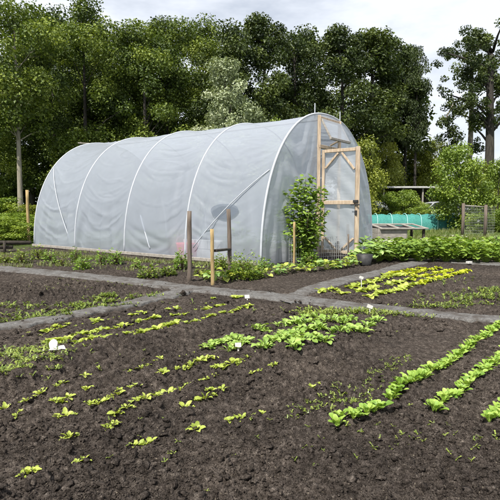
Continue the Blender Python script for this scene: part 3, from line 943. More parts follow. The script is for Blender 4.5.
for i, (px, D, v, s, lab) in enumerate(POPL):
    put_tree('poplar_tree', (POP + POPX)[v], PX(px, D), D, lab, 'tree', 'tall dark trees behind the tunnel', s, i * 2.1)
# far wood closing the gaps below the crowns
r = rs(88)
cs = np.stack([r.uniform(-34, 14, 420), r.uniform(38, 44, 420), 0.3 + 10.5 * r.uniform(0, 1, 420) ** 1.2], -1)
cs2 = np.stack([r.uniform(14, 40, 170), r.uniform(46, 52, 170), 0.3 + 4.2 * r.uniform(0, 1, 170) ** 1.1], -1)
cs3 = np.stack([r.uniform(-36, 6, 170), r.uniform(37, 40, 170), r.uniform(0.3, 4.0, 170)], -1)
cs = np.concatenate([cs, cs2, cs3])
mb = MB(); mb.add(*leaf_cloud(r, cs, r.uniform(0.9, 1.7, len(cs)), 110, 0.42, np.clip(r.normal(0.4, 0.2, len(cs)), 0, 1), 0.85))
tag(mb.build('far_wood', M['oak']), 'dark green mass of the wood far behind the trees', 'wood', kind='stuff')

# silvery tree
sil = make_tree(70, 6.9, 0.10, 0.6, 1.55, 100, 220, 0.11, 'silver', 'bark', (0.28, 0.55), 'round')
put_tree('silver_leaved_tree', sil, PX(222, 20.3), 20.3, 'silvery grey green tree behind the middle of the tunnel roof', 'tree', None, 1.0, 0.5)

# the two tall trees at the sky gap
tk = []
for sd, px, D, r0, H, bark, lab in ((81, 465.5, 36, 0.23, 11.5, 'pale_bark', 'tall tree with pale trunk and one hanging leafy branch'), (82, 485, 34, 0.36, 11.5, 'bark', 'tall tree with thick dark trunk near the right edge')):
    e = empty('tall_tree', (PX(px, D), D, 0))
    r = rs(sd); mb = MB()
    zs = np.linspace(0, H, 12)
    tp = np.stack([0.12 * np.sin(zs * 0.35 + sd), 0 * zs, zs - 0.1], -1)
    trd = r0 * (1 - 0.45 * zs / H); trd[0] *= 1.3
    mb.tube(tp, list(trd), 12)
    cs = []
    if sd == 81:
        # limb arching left and hanging
        s = Vector((float(np.interp(8.6, zs, tp[:, 0])), 0, 8.6))
        limb = [s, s + Vector((-0.7, -.1, 0.25)), s + Vector((-1.3, -.2, 0.0)), s + Vector((-1.8, -.2, -0.9)), s + Vector((-1.7, -.2, -2.1)), s + Vector((-1.5, -.2, -3.3))]
        mb.tube(limb, [0.11, 0.09, 0.075, 0.06, 0.04, 0.02], 6)
        for q in range(30):
            c = (limb[2], limb[3], limb[4], limb[5])[r.randint(0, 4)] + Vector((r.normal() * 0.5, r.normal() * 0.4, r.normal() * 0.6 - 0.2))
            cs.append(tuple(c))
        for q in range(26):
            cs.append((r.normal() * 0.9 + 0.3, r.normal() * 0.9, r.uniform(9.6, 13)))
        for q in range(5):
            cs.append((r.uniform(0.2, 0.8), r.normal() * 0.4, r.uniform(5.2, 6.2)))
    else:
        for q in range(120):
            z = r.uniform(6.6, 13.0); w = 1.0 + 1.0 * math.sin((z - 6) / 8 * 2.6)
            cs.append((r.normal() * w * 0.75 - 0.3, r.normal() * w * 0.6, z))
        for c in cs[::5]:
            z0 = max(5, c[2] - 1.2)
            mb.tube([(0.05, 0, z0), ((c[0]) * 0.5, c[1] * 0.5, z0 + 0.7), c], [0.1, 0.07, 0.03], 5)
    cs = np.array(cs)
    cr = MB(); cr.add(*leaf_cloud(r, cs, r.uniform(0.25, 0.6, len(cs)), 105, 0.17, np.clip(r.normal(0.42, 0.18, len(cs)), 0, 1), 0.8))
    mb.build('trunk', M[bark], e, True); cr.build('crown', M['poplar'], e)
    tag(e, lab, 'tree')

# bushes: px, distance, top px y, width scale, variant, label
BUSH = [
    (466, 24.0, 143, 1.15, SHRUB[0], 'big round bright green bush under the two tall trunks'),
    (497, 25.0, 158, 0.9, SHRUB[1], 'green bush at the right picture edge beside the big bush'),
    (355, 27.0, 140, 1.1, YSHRUB[0], 'yellow green bush directly right of the tunnel door post'),
    (382, 34.2, 143, 1.2, YSHRUB[1], 'yellow green bush behind the pale shelter roof'),
    (436, 40.0, 140, 1.3, YSHRUB[0], 'olive green bush left of the big round bush'),
    (420, 40.0, 146, 1.4, YSHRUB[1], 'yellow green bush between the black trunks'),
    (480, 32.0, 165, 1.3, YSHRUB[0], 'yellow green bush between the pale and dark tall trunks'),
    (386, 27.5, 192, 0.75, SHRUB[2], 'low green bush behind the left half of the teal tunnel'),
    (408, 28.0, 190, 0.8, SHRUB[1], 'low green bush behind the middle of the teal tunnel'),
    (428, 26.6, 205, 0.55, SHRUB[0], 'low green bush behind the right half of the teal tunnel'),
    (449, 26.6, 205, 0.5, YSHRUB[1], 'low yellow green bush behind the right end of the teal tunnel'),
    (478, 22.0, 213, 0.55, SHRUB[2], 'low green bush behind the wire fence between its posts'),
    (500, 22.5, 205, 0.6, SHRUB[0], 'low green bush right of the wire fence'),
    (20, 17.0, 213, 0.85, SHRUB[1], 'bright green bush beside the tunnel end behind the wooden rail'),
    (3, 15.0, 217, 0.75, SHRUB[0], 'bright green bush at the left edge behind the wooden rail'),
    (-6, 19.5, 196, 0.9, SHRUB[2], 'green bush under the trees at the left edge'),
    (34, 21.0, 205, 0.8, YSHRUB[0], 'yellow green bush hidden partly by the far tunnel corner'),
    (272, 24.0, 120, 0.7, SHRUB[0], 'slim green bush peeping over the front part of the tunnel roof'),
]
for i, (px, D, top, w, mm, lab) in enumerate(BUSH):
    h = ZY(top, D) / 3.5
    put_tree('bush', mm, PX(px, D), D, lab, 'bush', None, (w, w, h), i * 1.3, 'stem')

# ------------------------------------------------------------------ the polytunnel
TL, TW, THT = 8.17, 5.2, 3.2
P0 = Vector((0.228, 9.32, 0)); AL = Vector((-0.799, 0.603, 0)).normalized(); AW = Vector((0.603, 0.798, 0)).normalized()


def TP(l, u, z=0.0):
    p = P0 + AL * l + AW * u
    return Vector((p.x, p.y, z))


def arch(a, r=1.0):
    """cross section: a from 0 (near foot) to 1 (far foot) -> (u, z)"""
    ang = math.pi * (1 - a)
    c, s = math.cos(ang), math.sin(ang)
    n = 2 / 2.2
    return (TW / 2 + TW / 2 * r * math.copysign(abs(c) ** n, c), THT * r * abs(s) ** n)


tun = empty('polytunnel', TP(0, TW / 2))
tag(tun, 'long arched greenhouse tunnel of milky plastic film with an open timber door', 'polytunnel')
INV = Matrix.Translation(-TP(0, TW / 2))


def tpart(mb, name, mat, smooth=False, parent=tun, off=None):
    off = off if off is not None else TP(0, TW / 2)
    mb.v = [v - np.array(off) for v in mb.v]
    return mb.build(name, mat, parent, smooth)


# cover film with folds and sag
NA, NLb, NB = 300, 60, 4
ls = np.linspace(0, TL, NLb * NB + 1)
aa = np.linspace(0, 1, NA)
LL, AA = np.meshgrid(ls, aa, indexing='ij')
tb = (LL / TL * NB) % 1.0
tb = np.where((LL / TL * NB) >= NB - 1e-9, 0.0, tb)
bay = np.minimum((LL / TL * NB).astype(int), NB - 1)
sag = 4 * tb * (1 - tb)
# wrinkles: bands that hang between the hoops
v = AA * 8.0 + 0.30 * sag
wr = np.zeros(LL.shape)
for f_, a_, sd in ((2.6, 0.030, 3), (6.5, 0.016, 4), (14, 0.006, 5)):
    wr += a_ * fbm(v * f_ + bay * 5.3, LL * 0.55 + bay * 3.1, sd, 2)
cz = fbm(v * 2.3 + bay * 9.1, LL * 0.42 + bay * 2.7, 21, 2); cz2 = fbm(v * 4.1 + bay * 4.7, LL * 0.6 + bay * 1.3, 22, 2)
wr = wr * 0.14 - 0.009 * np.exp(-(cz / 0.07) ** 2) * np.clip(fbm(v * 1.1, LL * 0.9, 23, 2) * 2 + 0.6, 0, 1.4) + 0.006 * np.exp(-(cz2 / 0.06) ** 2)
foot = np.exp(-((np.minimum(AA, 1 - AA)) / 0.14) ** 2)
rad_f = 0.040 * foot * np.sin((tb - 0.5) * 46 * (0.6 + AA * 2) + 2 * fbm(LL * 2, AA * 4, 8, 2)) * fbm(LL * 1.2, AA * 3, 11, 2)
rr_ = 1 - 0.014 * sag + (wr * (0.35 + 0.65 * sag) + rad_f) * np.minimum(1, sag * 5) * 0.72
ang = np.pi * (1 - AA)
c, s = np.cos(ang), np.sin(ang); n_ = 2 / 2.2
U = TW / 2 + TW / 2 * rr_ * np.sign(c) * np.abs(c) ** n_; Z = THT * rr_ * np.abs(s) ** n_
V = np.array(P0)[None, None] + LL[..., None] * np.array(AL) + U[..., None] * np.array(AW); V[..., 2] = Z
idx = np.arange(V.shape[0] * V.shape[1]).reshape(V.shape[:2])
q = np.stack([idx[:-1, :-1], idx[1:, :-1], idx[1:, 1:], idx[:-1, 1:]], -1).reshape(-1, 4)
mb = MB(); mb.add(V.reshape(-1, 3), q)
cov = tpart(mb, 'plastic_cover', M['film'], True)
at_ = cov.data.attributes.new('film_uv', 'FLOAT_VECTOR', 'POINT')
VV = np.stack([LL * 0.20 + bay * 7.3, AA * 8.6 + 0.42 * sag, bay * 3.7 + 0 * LL], -1)
at_.data.foreach_set('vector', VV.astype(np.float32).ravel())
at_ = cov.data.attributes.new('slack', 'FLOAT', 'POINT')
at_.data.foreach_set('value', (np.minimum(1, sag * 1.6) * np.clip(0.25 + 1.2 * fbm(LL * 0.9, AA * 5, 77, 2) + 0.5, 0.1, 1)).astype(np.float32).ravel())
for k in range(5):
    l = TL * k / 4 + (0.02 if k == 0 else (-0.02 if k == 4 else 0))
    mb = MB()
    pts = []
    for a in np.linspace(0, 1, 60):
        u, z = arch(a, 1.000 if k else 1.003); pts.append(TP(l, u, z))
    mb.tube(pts, 0.020 if k else 0.024, 8)
    tpart(mb, 'hoop', M['hoop'], True)
# two braces as pale bars; the third is added for a light film crease
for (l1, a1, l2, a2) in ((8.1, 0.245, 6.35, 0.02), (0.10, 0.185, 1.8, 0.02), (3.62, 0.085, 3.22, 0.012)):
    mb = MB(); pts = []
    for t in np.linspace(0, 1, 14):
        u, z = arch(a1 * (1 - t) + a2 * t, 0.995 if l1 != 3.62 else 0.975); pts.append(TP(l1 * (1 - t) + l2 * t, u - 0.02, z))
    mb.tube(pts, 0.011 if l1 != 3.62 else 0.015, 6)
    tpart(mb, 'brace', M['brace'], True)
mb = MB(); mb.tube([TP(0, TW / 2, THT - 0.07), TP(TL, TW / 2, THT - 0.07)], 0.025, 6); tpart(mb, 'ridge_pole', M['wire'], True)
for sgn, nm in ((0, 'base_board'), (1, 'base_board')):
    mb = MB(); u = -0.05 if sgn == 0 else TW + 0.05
    mb.bar(TP(0.1, u, 0.03), TP(TL, u, 0.03), 0.035, 0.07)
    tpart(mb, nm, M['grey_wood'])


# end sheets with radiating wrinkles; the near one has the door opening and the vent opening
def end_sheet(l, hole):
    nu, nz = 140, 90
    mb = MB(); vs = []; f = []; ids = {}
    for i in range(nu + 1):
        u = TW * i / nu
        c_ = abs(u / (TW / 2) - 1)
        zt = THT * max(0, 1 - min(1, c_) ** 2.2) ** (1 / 2.2) * 0.998
        for j in range(nz + 1):
            z = zt * j / nz
            du = u - 2.1 if u < 2.6 else u - 3.08
            dst = abs(du)
            w = 0.03 * math.sin(9 * (z + 0.6 * dst) + 3 * math.sin(u * 4 + z)) * min(1, dst * 2) * math.exp(-dst * 0.5)
            w += 0.035 * math.sin(u * 17 + 3 * z * (u - 1.0) + 1.3 * math.sin(z * 3)) * math.exp(-z * 0.9) * min(1, dst * 2)
            if 2.11 <= u <= 3.06: w *= 0.15
            edge = min(1, (zt - z) * 3 + 0.0) * min(1, u * 3, (TW - u) * 3)
            p = TP(l - w * edge, u, z)
            vs.append(tuple(p))
    for i in range(nu):
        uc = TW * (i + 0.5) / nu
        for j in range(nz):
            c_ = abs(uc / (TW / 2) - 1); zt = THT * max(0, 1 - c_ ** 2.2) ** (1 / 2.2)
            zc = zt * (j + 0.5) / nz
            if hole and 2.13 < uc < 3.06 and (zc < 2.4 or 2.56 < zc < 3.07): continue
            a = i * (nz + 1) + j
            f.append([a, a + nz + 1, a + nz + 2, a + 1])
    mb.add(vs, f)
    return mb


tpart(end_sheet(0.0, True), 'end_sheet', M['end_film'], True)
tpart(end_sheet(TL, False), 'end_sheet', M['end_film'], True)
# timber frame of the front end
UL, UR = 2.11, 3.09
mb = MB()
mb.bar(TP(-0.03, UL, 0), TP(-0.03, UL, 3.13), 0.07, 0.07)
mb.bar(TP(-0.03, UR, 0), TP(-0.03, UR, 3.13), 0.07, 0.07)
mb.bar(TP(-0.035, UL - 0.03, 2.46), TP(-0.035, UR + 0.03, 2.46), 0.075, 0.075)
mb.bar(TP(-0.025, UL + 0.05, 3.09), TP(-0.025, UR - 0.05, 3.09), 0.05, 0.06)
tpart(mb, 'door_frame', M['new_wood'])
# open door leaf, hinged on the left post, standing square to the front
hin = TP(-0.09, UL + 0.035, 0.06)
dv = -AL; DW, DH = 0.90, 2.37


def DP(w, z, o=0.0):
    p = hin + dv * w + AW * o
    return Vector((p.x, p.y, z))


door_root = MB()
for a, b, w, h in (((0.035, 0.08), (0.035, DH), 0.06, 0.06), ((DW - 0.045, 0.02), (DW - 0.045, DH + 0.02), 0.085, 0.085)):
    door_root.bar(DP(*a), DP(*b), w, h)
for z in (DH - 0.03, 1.22, 0.14):
    door_root.bar(DP(0.07, z), DP(DW - 0.09, z), 0.055, 0.07 if z != 1.22 else 0.085)
door_root.bar(DP(0.09, DH - 0.40), DP(0.40, DH - 0.08), 0.04, 0.045)
door_root.bar(DP(DW - 0.12, DH - 0.45), DP(DW - 0.42, DH - 0.08), 0.04, 0.045)
door_root.bar(DP(0.09, 0.45), DP(0.36, 0.19), 0.04, 0.045)
door_root.bar(DP(DW - 0.12, 0.45), DP(DW - 0.40, 0.19), 0.04, 0.045)
door = tpart(door_root, 'door', M['new_wood'])
mb = MB(); vs = []; f = []
for i in range(31):
    for j in range(61):
        w = 0.03 + (DW - 0.08) * i / 30; z = 0.1 + (DH - 0.12) * j / 60
        o = 0.038 + 0.012 * math.sin(w * 9 + z * 5) * math.sin(z * 3) * math.sin(math.pi * i / 30) + 0.01 * math.sin((w + z) * 14)
        vs.append(tuple(DP(w, z, o)))
for i in range(30):
    for j in range(60):
        a = i * 61 + j; f.append([a, a + 61, a + 62, a + 1])
mb.add(vs, f); tpart(mb, 'door_sheet', M['end_film'], True, door)
mb = MB(); mb.box(DP(DW - 0.05, 1.24, -0.06), (0.10, 0.07, 0.06), math.atan2(dv.y, dv.x)); mb.tube([DP(DW - 0.16, 1.17, -0.07), DP(DW + 0.04, 1.17, -0.07)], 0.013, 6)
tpart(mb, 'latch', M['black'], False, door)
mb = MB(); mb.box(DP(DW - 0.045, 1.0, -0.055), (0.05, 0.03, 0.10), math.atan2(dv.y, dv.x)); tpart(mb, 'padlock', M['black'], False, door)
# vent flap hinged at its top and propped open
vt = 3.06; vo = 0.36; vh = 0.50


def VP(u, t, o=0.0):
    ang = 0.50
    return TP(-0.06 - vh * t * math.sin(ang) - o * math.cos(ang), u, vt - vh * t * math.cos(ang) + o * math.sin(ang) * 0)


mb = MB()
ua, ub = UL + 0.04, UR - 0.04
mb.bar(VP(ua, 0), VP(ua, 1), 0.045, 0.04); mb.bar(VP(ub, 0), VP(ub, 1), 0.045, 0.04)
mb.bar(VP(ua + 0.03, 0.04), VP(ub - 0.03, 0.04), 0.04, 0.04); mb.bar(VP(ua - 0.03, 1.02), VP(ub + 0.03, 1.02), 0.05, 0.055)
vent = tpart(mb, 'vent_flap', M['grey_wood'])
mb = MB(); mb.add([tuple(VP(ua, 0, 0.03)), tuple(VP(ub, 0, 0.03)), tuple(VP(ub, 1, 0.03)), tuple(VP(ua, 1, 0.03))], [[0, 1, 2, 3]])
tpart(mb, 'vent_sheet', M['end_film'], True, vent)
mb = MB(); mb.bar(TP(-0.05, 2.6, 2.52), VP(2.6, 1.0), 0.05, 0.03); tpart(mb, 'vent_prop', M['new_wood'], False)
for u in (2.0, 3.2):
    mb = MB(); zt = arch(0.5)[1]
    mb.tube([TP(0.02, u, 3.05), TP(0.02, u, 3.38)], 0.012, 6); tpart(mb, 'roof_rod', M['hoop'])
# darker grey film oval set against the near bay
mb = MB(); vs = []; f = []
for i in range(33):
    for j in range(2):
        a = 2 * math.pi * i / 32; k = j
        l_ = 1.02 + 0.36 * k * math.cos(a) + 0.03 * math.sin(2 * a) * k; ac = 0.094 + 0.016 * k * math.sin(a)
        u, z = arch(ac, 0.992); vs.append(tuple(TP(l_, u - 0.03, z)))
for i in range(32): f.append([i * 2, i * 2 + 1, i * 2 + 3, i * 2 + 2])
mb.add(vs, f); tpart(mb, 'film_oval', M['patch'], True)

# things growing and standing inside the tunnel
tub = empty('bucket', TP(2.25, 0.30))
mb = MB(); mb.tube([(0, 0, 0), (0, 0, 0.02), (0, 0, 0.30), (0, 0, 0.33)], [0.19, 0.21, 0.26, 0.27], 20); mb.build('tub', M['pink'], tub, True)
mb = MB(); mb.tube([(0.26 * math.cos(a), 0, 0.33 + 0.2 * math.sin(a)) for a in np.linspace(0, math.pi, 12)], 0.008, 6); mb.build('handle', M['wire'], tub, True)
tag(tub, 'pink bucket seen through the tunnel film near its foot', 'bucket')
mb = MB()
for k in range(3):
    for j in range(2): mb.box((k * 0.37 + 0.18 * j, 0, 0.10 + 0.2 * j), (0.36, 0.2, 0.19))
o = mb.build('brick_planter', M['block']); o.location = TP(1.35, 0.45); o.rotation_euler.z = math.atan2(AL.y, AL.x)
tag(o, 'pale block planter wall seen through the film behind the posts', 'planter')
V_inside = [bedplant(700 + i, 60, 0.3, 0.75, 0.12, 0.07, shape='oval').mesh('tomato_plant', True, M['figleaf']) for i in range(3)]
LAB_IN = ['leafy plant inside the tunnel behind the brown and yellow posts', 'leafy plant inside the tunnel behind the young tree', 'leafy plant inside the tunnel left of the young tree', 'leafy plant inside the tunnel at the second bay from the front', 'leafy plant inside the tunnel in its middle bay']
for i, (l, u, s) in enumerate([(1.0, 0.62, 1.1), (0.5, 1.9, 1.0), (0.45, 0.8, 0.9), (2.9, 0.7, .8), (4.9, 0.6, .7)]):
    p = TP(l, u); oo = mesh_obj('tomato_plant', V_inside[i % 3], None, (p.x, p.y, 0), i * 1.1, s)
    tag(oo, LAB_IN[i], 'plant', 'plants growing inside the tunnel')

# ------------------------------------------------------------------ posts, stakes, rail, wire guard


def post(name, px, ytop, ybot, r_, mat, label, cat, square=False, lean=(0, 0)):
    x, y = G(px, ybot)
    h = ZY(ytop, y)
    mb = MB(); n = 10
    rj = random.Random(int(px))
    pts = [(lean[0] * t * h + rj.uniform(-.004, .004), lean[1] * t * h + rj.uniform(-.004, .004), -0.1 + (h + 0.1) * t) for t in np.linspace(0, 1, 8)]
    mb.tube(pts, [r_ * rj.uniform(0.94, 1.06) for _ in pts], 5 if square else n)
    o = mb.build(name, M[mat], None, not square); o.location = (x, y, 0)
    return tag(o, label, cat)


post('post', 189.5, 211, 281, 0.034, 'old_wood', 'round brown post nearest the grey path before the tunnel', 'post', lean=(0.01, 0))
post('stake', 213, 229, 284, 0.027, 'stake', 'short yellow wooden stake between the two brown posts', 'stake', lean=(-0.015, 0))
post('post', 230, 209, 270, 0.036, 'old_wood', 'brown post right of the yellow stake before the tunnel', 'post', lean=(-0.02, 0))
post('stake', 294, 222, 264, 0.024, 'stake', 'yellow wooden stake left of the wire guard by the young tree', 'stake')
post('stake', 347.5, 224, 257, 0.032, 'old_wood', 'short brown stake standing before the open tunnel door', 'stake')
post('stake', 29, 190, 242, 0.05, 'stake', 'tall yellow stake at the far corner of the tunnel', 'stake')
# dark shelf bar fixed between stake and post
a = G(213.5, 284); b = G(229, 270)
mb = MB(); mb.bar((a[0], a[1] + 0.04, ZY(251, a[1])), (b[0], b[1] - 0.03, ZY(249, b[1])), 0.10, 0.035)
tag(mb.build('cross_bar', M['dark_wood']), 'dark board fixed level between the yellow stake and brown post', 'board')
# rail at the left edge
rl = empty('wooden_rail', (-6.1, 12.6, 0))
mb = MB(); mb.tube([(-3, -0.25, 0.20), (-1, -0.1, 0.22), (0.45, 0, 0.21)], [0.06, 0.055, 0.05], 8); mb.build('rail', M['dark_wood'], rl, True)
mb = MB(); mb.tube([(-3, -0.30, 0.09), (-1, -0.15, 0.10), (0.0, -0.05, 0.1)], [0.05, 0.05, 0.045], 8); mb.build('rail', M['dark_wood'], rl, True)
for x in (-2.2, -0.15):
    mb = MB(); mb.tube([(x, -0.16, -0.1), (x, -0.16, 0.27)], 0.035, 8); mb.build('leg', M['dark_wood'], rl, True)
tag(rl, 'low dark wooden rail on short legs at the left edge', 'rail')
# wire guard
wg = empty('wire_guard', (*G(290, 264), 0))
p1 = Vector((*G(289, 263.5), 0)); p2 = Vector((*G(347, 260), 0)); off = Vector(wg.location)
mb = MB(); n = 26
for i in range(n + 1):
    p = p1.lerp(p2, i / n) - off; j = 0.02 * math.sin(i * 0.7)
    mb.tube([p + Vector((0, j, 0)), p + Vector((0, j, 0.50))], 0.0035, 4, False)
for k in range(7):
    z = 0.02 + 0.48 * k / 6
    mb.tube([p1.lerp(p2, t) - off + Vector((0, 0.02 * math.sin(t * n * 0.7), z)) for t in np.linspace(0, 1, 14)], 0.003, 4, False)
mb.build('wire_mesh', M['wire'], wg)
mb = MB(); mb.tube([p2 - off + Vector((0.02, 0, -0.1)), p2 - off + Vector((0.02, 0, 0.55))], 0.018, 6); mb.build('wire_post', M['old_wood'], wg, True)
tag(wg, 'low wire netting guard round the foot of the young tree', 'wire netting')

# young tree before the tunnel
yt_x, yt_y = G(304, 262)
yt = empty('young_tree', (yt_x, yt_y, 0))
r = random.Random(41); mb = MB(); cr = MB()
stems = [(0.02, 0.0, 1.80, 0.0), (-0.30, 0.05, 1.45, 0.1), (0.33, -0.05, 1.55, 0.0), (-0.42, 0.1, 1.1, 0), (0.15, 0.2, 1.5, 0), (-0.12, -0.15, 1.62, 0), (0.36, 0.1, 1.05, 0), (0.05, -0.28, 1.1, 0), (-0.22, -0.25, 0.85, 0), (0.25, -0.22, 0.8, 0)]
for (tx, ty, h, _) in stems:
    pts = [(0, 0, -0.05), (tx * 0.25, ty * 0.25, h * 0.3), (tx * 0.7, ty * 0.7, h * 0.65), (tx, ty, h * 0.97)]
    mb.tube(pts, [0.022, 0.016, 0.011, 0.004], 6)
    n = int(120 * h)
    for i in range(n):
        t = 0.12 + 0.88 * (i + r.random()) / n
        k = min(2, int(t * 3)); f_ = t * 3 - k
        p = Vector(pts[k]).lerp(Vector(pts[k + 1]), min(1, f_))
        yaw = r.uniform(0, 6.28); sp = r.uniform(0.02, 0.17)
        b = p + Vector((math.cos(yaw) * sp, math.sin(yaw) * sp, r.uniform(-0.03, 0.06)))
        leaf(cr, b, yaw + r.uniform(-0.5, 0.5), r.uniform(-0.3, 0.6), r.uniform(0.065, 0.115), r.uniform(0.07, 0.105), r.uniform(0.3, 1.1), 0, r.uniform(0.0, 0.3), 4, 'broad', 0.05, r, r.uniform(-0.6, 0.6), min(1, max(0, r.gauss(0.5, 0.22))))
mb.build('stem', M['twig'], yt, True); cr.build('crown', M['figleaf'], yt, True)
tag(yt, 'young leafy fruit tree standing before the tunnel front corner', 'young tree')

# dense fern like bush by the posts
def small_bush(name, px, py, w, h, n, leafs, mat, label, seed, shape='oval', sc=1.0):
    x, y = G(px, py)
    e = empty(name, (x, y, gz(x, y)))
    r = random.Random(seed); cr = MB(); st = MB()
    for i in range(n):
        a = r.uniform(0, 6.28); el = math.asin(r.uniform(0.02, 1.0)); k = r.uniform(0.55, 1.0) * (0.85 + 0.2 * math.sin(a * 3 + seed))
        b = (w / 2 * k * math.cos(a) * math.cos(el), w / 2 * k * math.sin(a) * math.cos(el), h * k * math.sin(el))
        leaf(cr, b, a + r.uniform(-0.9, 0.9), r.uniform(-0.3, 0.9), leafs * r.uniform(0.7, 1.3), leafs * 0.6 * r.uniform(0.7, 1.2), r.uniform(0.2, 1), 0, 0.2, 3, shape, 0.03, r, r.uniform(-0.6, 0.6), min(1, max(0, r.gauss(0.5, 0.22))))
    for i in range(9):
        a = i * 2.4; q = w * 0.3 * r.random()
        st.tube([(0, 0, -0.03), (q * 0.4 * math.cos(a), q * 0.4 * math.sin(a), h * 0.35), (q * math.cos(a), q * math.sin(a), h * 0.6)], [0.012, 0.008, 0.003], 5)
    st.build('stem', M['twig'], e, True); cr.build('foliage', M[mat], e, True)
    return tag(e, label, 'bush' if w > 0.45 else 'plant')


small_bush('herb_bush', 244, 276, 0.78, 0.46, 1300, 0.040, 'bushleaf', 'dense rounded dark green bush by the brown post', 1)
small_bush('herb_bush', 221, 268, 0.40, 0.32, 380, 0.042, 'bushleaf', 'small green bush between yellow stake and brown post', 2)
SOFT = [
    (182, 268, .40, .42, 170, .065, 'figleaf', 'leafy upright bush just left of the round brown post'),
    (168, 275, .32, .22, 120, .06, 'weed', 'low pale green plant left of the round brown post near the path'),
    (149, 277, .42, .30, 170, .06, 'weed', 'low green bush at the path below the middle tunnel bay'),
    (136, 267, .22, .22, 60, .05, 'figleaf', 'small green plant at the tunnel foot below the middle bay'),
    (116, 264, .36, .36, 150, .06, 'figleaf', 'green bush at the tunnel foot below the third hoop'),
    (101, 264, .26, .40, 110, .055, 'figleaf', 'upright slim green plant below the second tunnel bay'),
    (83, 269, .40, .34, 170, .06, 'figleaf', 'green bush close to the path below the fourth hoop'),
    (76, 262, .26, .44, 110, .055, 'figleaf', 'upright green plant at the end of the pale diagonal brace'),
    (62, 264, .30, .26, 90, .05, 'weed', 'pale green plant below the far tunnel bay'),
    (50, 262, .32, .38, 120, .055, 'figleaf', 'thin upright green plant below the farthest tunnel bay'),
    (38, 259, .5, .40, 200, .055, 'weed', 'light green bush at the far corner of the tunnel'),
    (22, 262, .45, .34, 160, .055, 'weed', 'light green plant under the wooden rail end'),
    (6, 262, .5, .30, 170, .055, 'weed', 'light green plant under the wooden rail at the left edge'),
    (200, 274, .30, .2, 80, .05, 'weed', 'low green plant just right of the round brown post'),
    (265, 269, .34, .22, 110, .06, 'cabbage', 'light green plant at the near tunnel corner left of the young tree'),
    (310, 264, .45, .36, 160, .07, 'figleaf', 'dark leafy plant at the foot of the young tree'),
]
for i, (px, py, w, h, n, lf, m_, lab) in enumerate(SOFT):
    small_bush('garden_plant', px, py, w * 0.92, h * 0.88, int(n * 1.3), lf, m_, lab, 20 + i, 'oval')
V_big = bedplant(801, 26, 0.26, 0.34, 0.20, 0.17).mesh('broad_plant', True, M['cabbage'])
V_big2 = bedplant(802, 24, 0.24, 0.42, 0.18, 0.15).mesh('broad_plant', True, M['cabbage'])
for i, (px, py, me, lab) in enumerate([(364, 262, V_big, 'broad leaved pale green plant growing over the dark pot'), (377, 262, V_big2, 'broad leaved pale green plant at the left end of the long bed'), (370, 252, V_big2, 'broad leaved pale plant below the tunnel right corner'), (386, 258, V_big, 'broad leaved pale plant at the start of the bed path')]):
    x, y = G(px, py); o = mesh_obj('broad_plant', me, None, (x, y, 0), i * 1.4, 1.0); tag(o, lab, 'vegetable plant')
pt = empty('plant_pot', (*G(364.5, 264.5), 0))
mb = MB(); mb.tube([(0, 0, 0), (0, 0, 0.2), (0, 0, 0.205), (0, 0, 0.16)], [0.12, 0.16, 0.14, 0.135], 20, False); mb.build('pot', M['black'], pt, True)
mb = MB(); mb.tube([(0, 0, 0.155), (0, 0, 0.165)], [0.136, 0.136], 20); mb.build('soil', M['clod'], pt, True)
tag(pt, 'dark plastic plant pot under the broad pale leaves', 'plant pot')
# ------------------------------------------------------------------ plant labels (blank white tags)


def white_tag(px, py, w, h, stem, label, tilt=0.2, rz=0.0, flat=False, shape='rect'):
    x, y = G(px, py)
    e = empty('plant_label', (x, y, gz(x, y)), rz)
    mb = MB()
    if shape == 'round': mb.box((0, 0, stem + h / 2), (w, 0.006, h * 0.62), 0, Matrix.Rotation(0.35, 3, 'Y'))
    else: mb.box((0, 0, stem + h / 2), (w, 0.006, h))
    mb.build('tag', M['white'], e)
    mb = MB(); mb.box((0, 0.006, stem / 2 - 0.02), (0.012, 0.005, stem + 0.06)); mb.build('stick', M['white'], e)
    e.rotation_euler.x = tilt
    return tag(e, label, 'plant label')


white_tag(238.5, 351, 0.048, 0.036, 0.03, 'white tag standing among the radish leaves', -0.3, 0.2)
white_tag(370, 313, 0.06, 0.06, 0.05, 'tilted white tag on a stick by the grey cross path', -0.1, 0, shape='round')
white_tag(361.5, 287, 0.06, 0.06, 0.12, 'tilted white tag among the lettuces by the side path', -0.1, 0, shape='round')
white_tag(247.5, 299, 0.06, 0.045, 0.02, 'white tag beside the junction of the grey paths', -0.4, 0.3)
# folded white card lying at the left
x, y = G(57, 358)
e = empty('broken_card', (x, y, gz(x, y) + 0.03)); e.scale = (0.85, 0.85, 0.85); mb = MB()
vs = [(-0.03 + 0.036 * math.cos(a) * (1 + 0.12 * math.sin(3 * a)), 0.02 * math.sin(a) + 0.004 * k, 0.036 + 0.044 * math.sin(a)) for k in (0, 1) for a in np.linspace(0, 2 * math.pi, 15)[:-1]]
mb.add(vs, [[i, (i + 1) % 14, 14 + (i + 1) % 14, 14 + i] for i in range(14)]); mb.f.append(np.array([list(range(14))])); mb.t.append(np.array([.5])); mb.f.append(np.array([list(range(27, 13, -1))])); mb.t.append(np.array([.5]))
mb.build('upright_piece', M['white'], e)
mb = MB(); mb.add([(-0.05, -0.05, 0.0), (0.09, -0.03, 0.004), (0.05, 0.035, 0.018), (-0.02, 0.03, 0.01), (-0.05, -0.05, 0.006), (0.09, -0.03, 0.010), (0.05, 0.035, 0.024), (-0.02, 0.03, 0.016)], [[3, 2, 1, 0], [4, 5, 6, 7], [0, 1, 5, 4], [1, 2, 6, 5], [2, 3, 7, 6], [3, 0, 4, 7]])
mb.build('fallen_piece', M['white'], e)
tag(e, 'torn white plastic card lying on the soil at the left', 'card')
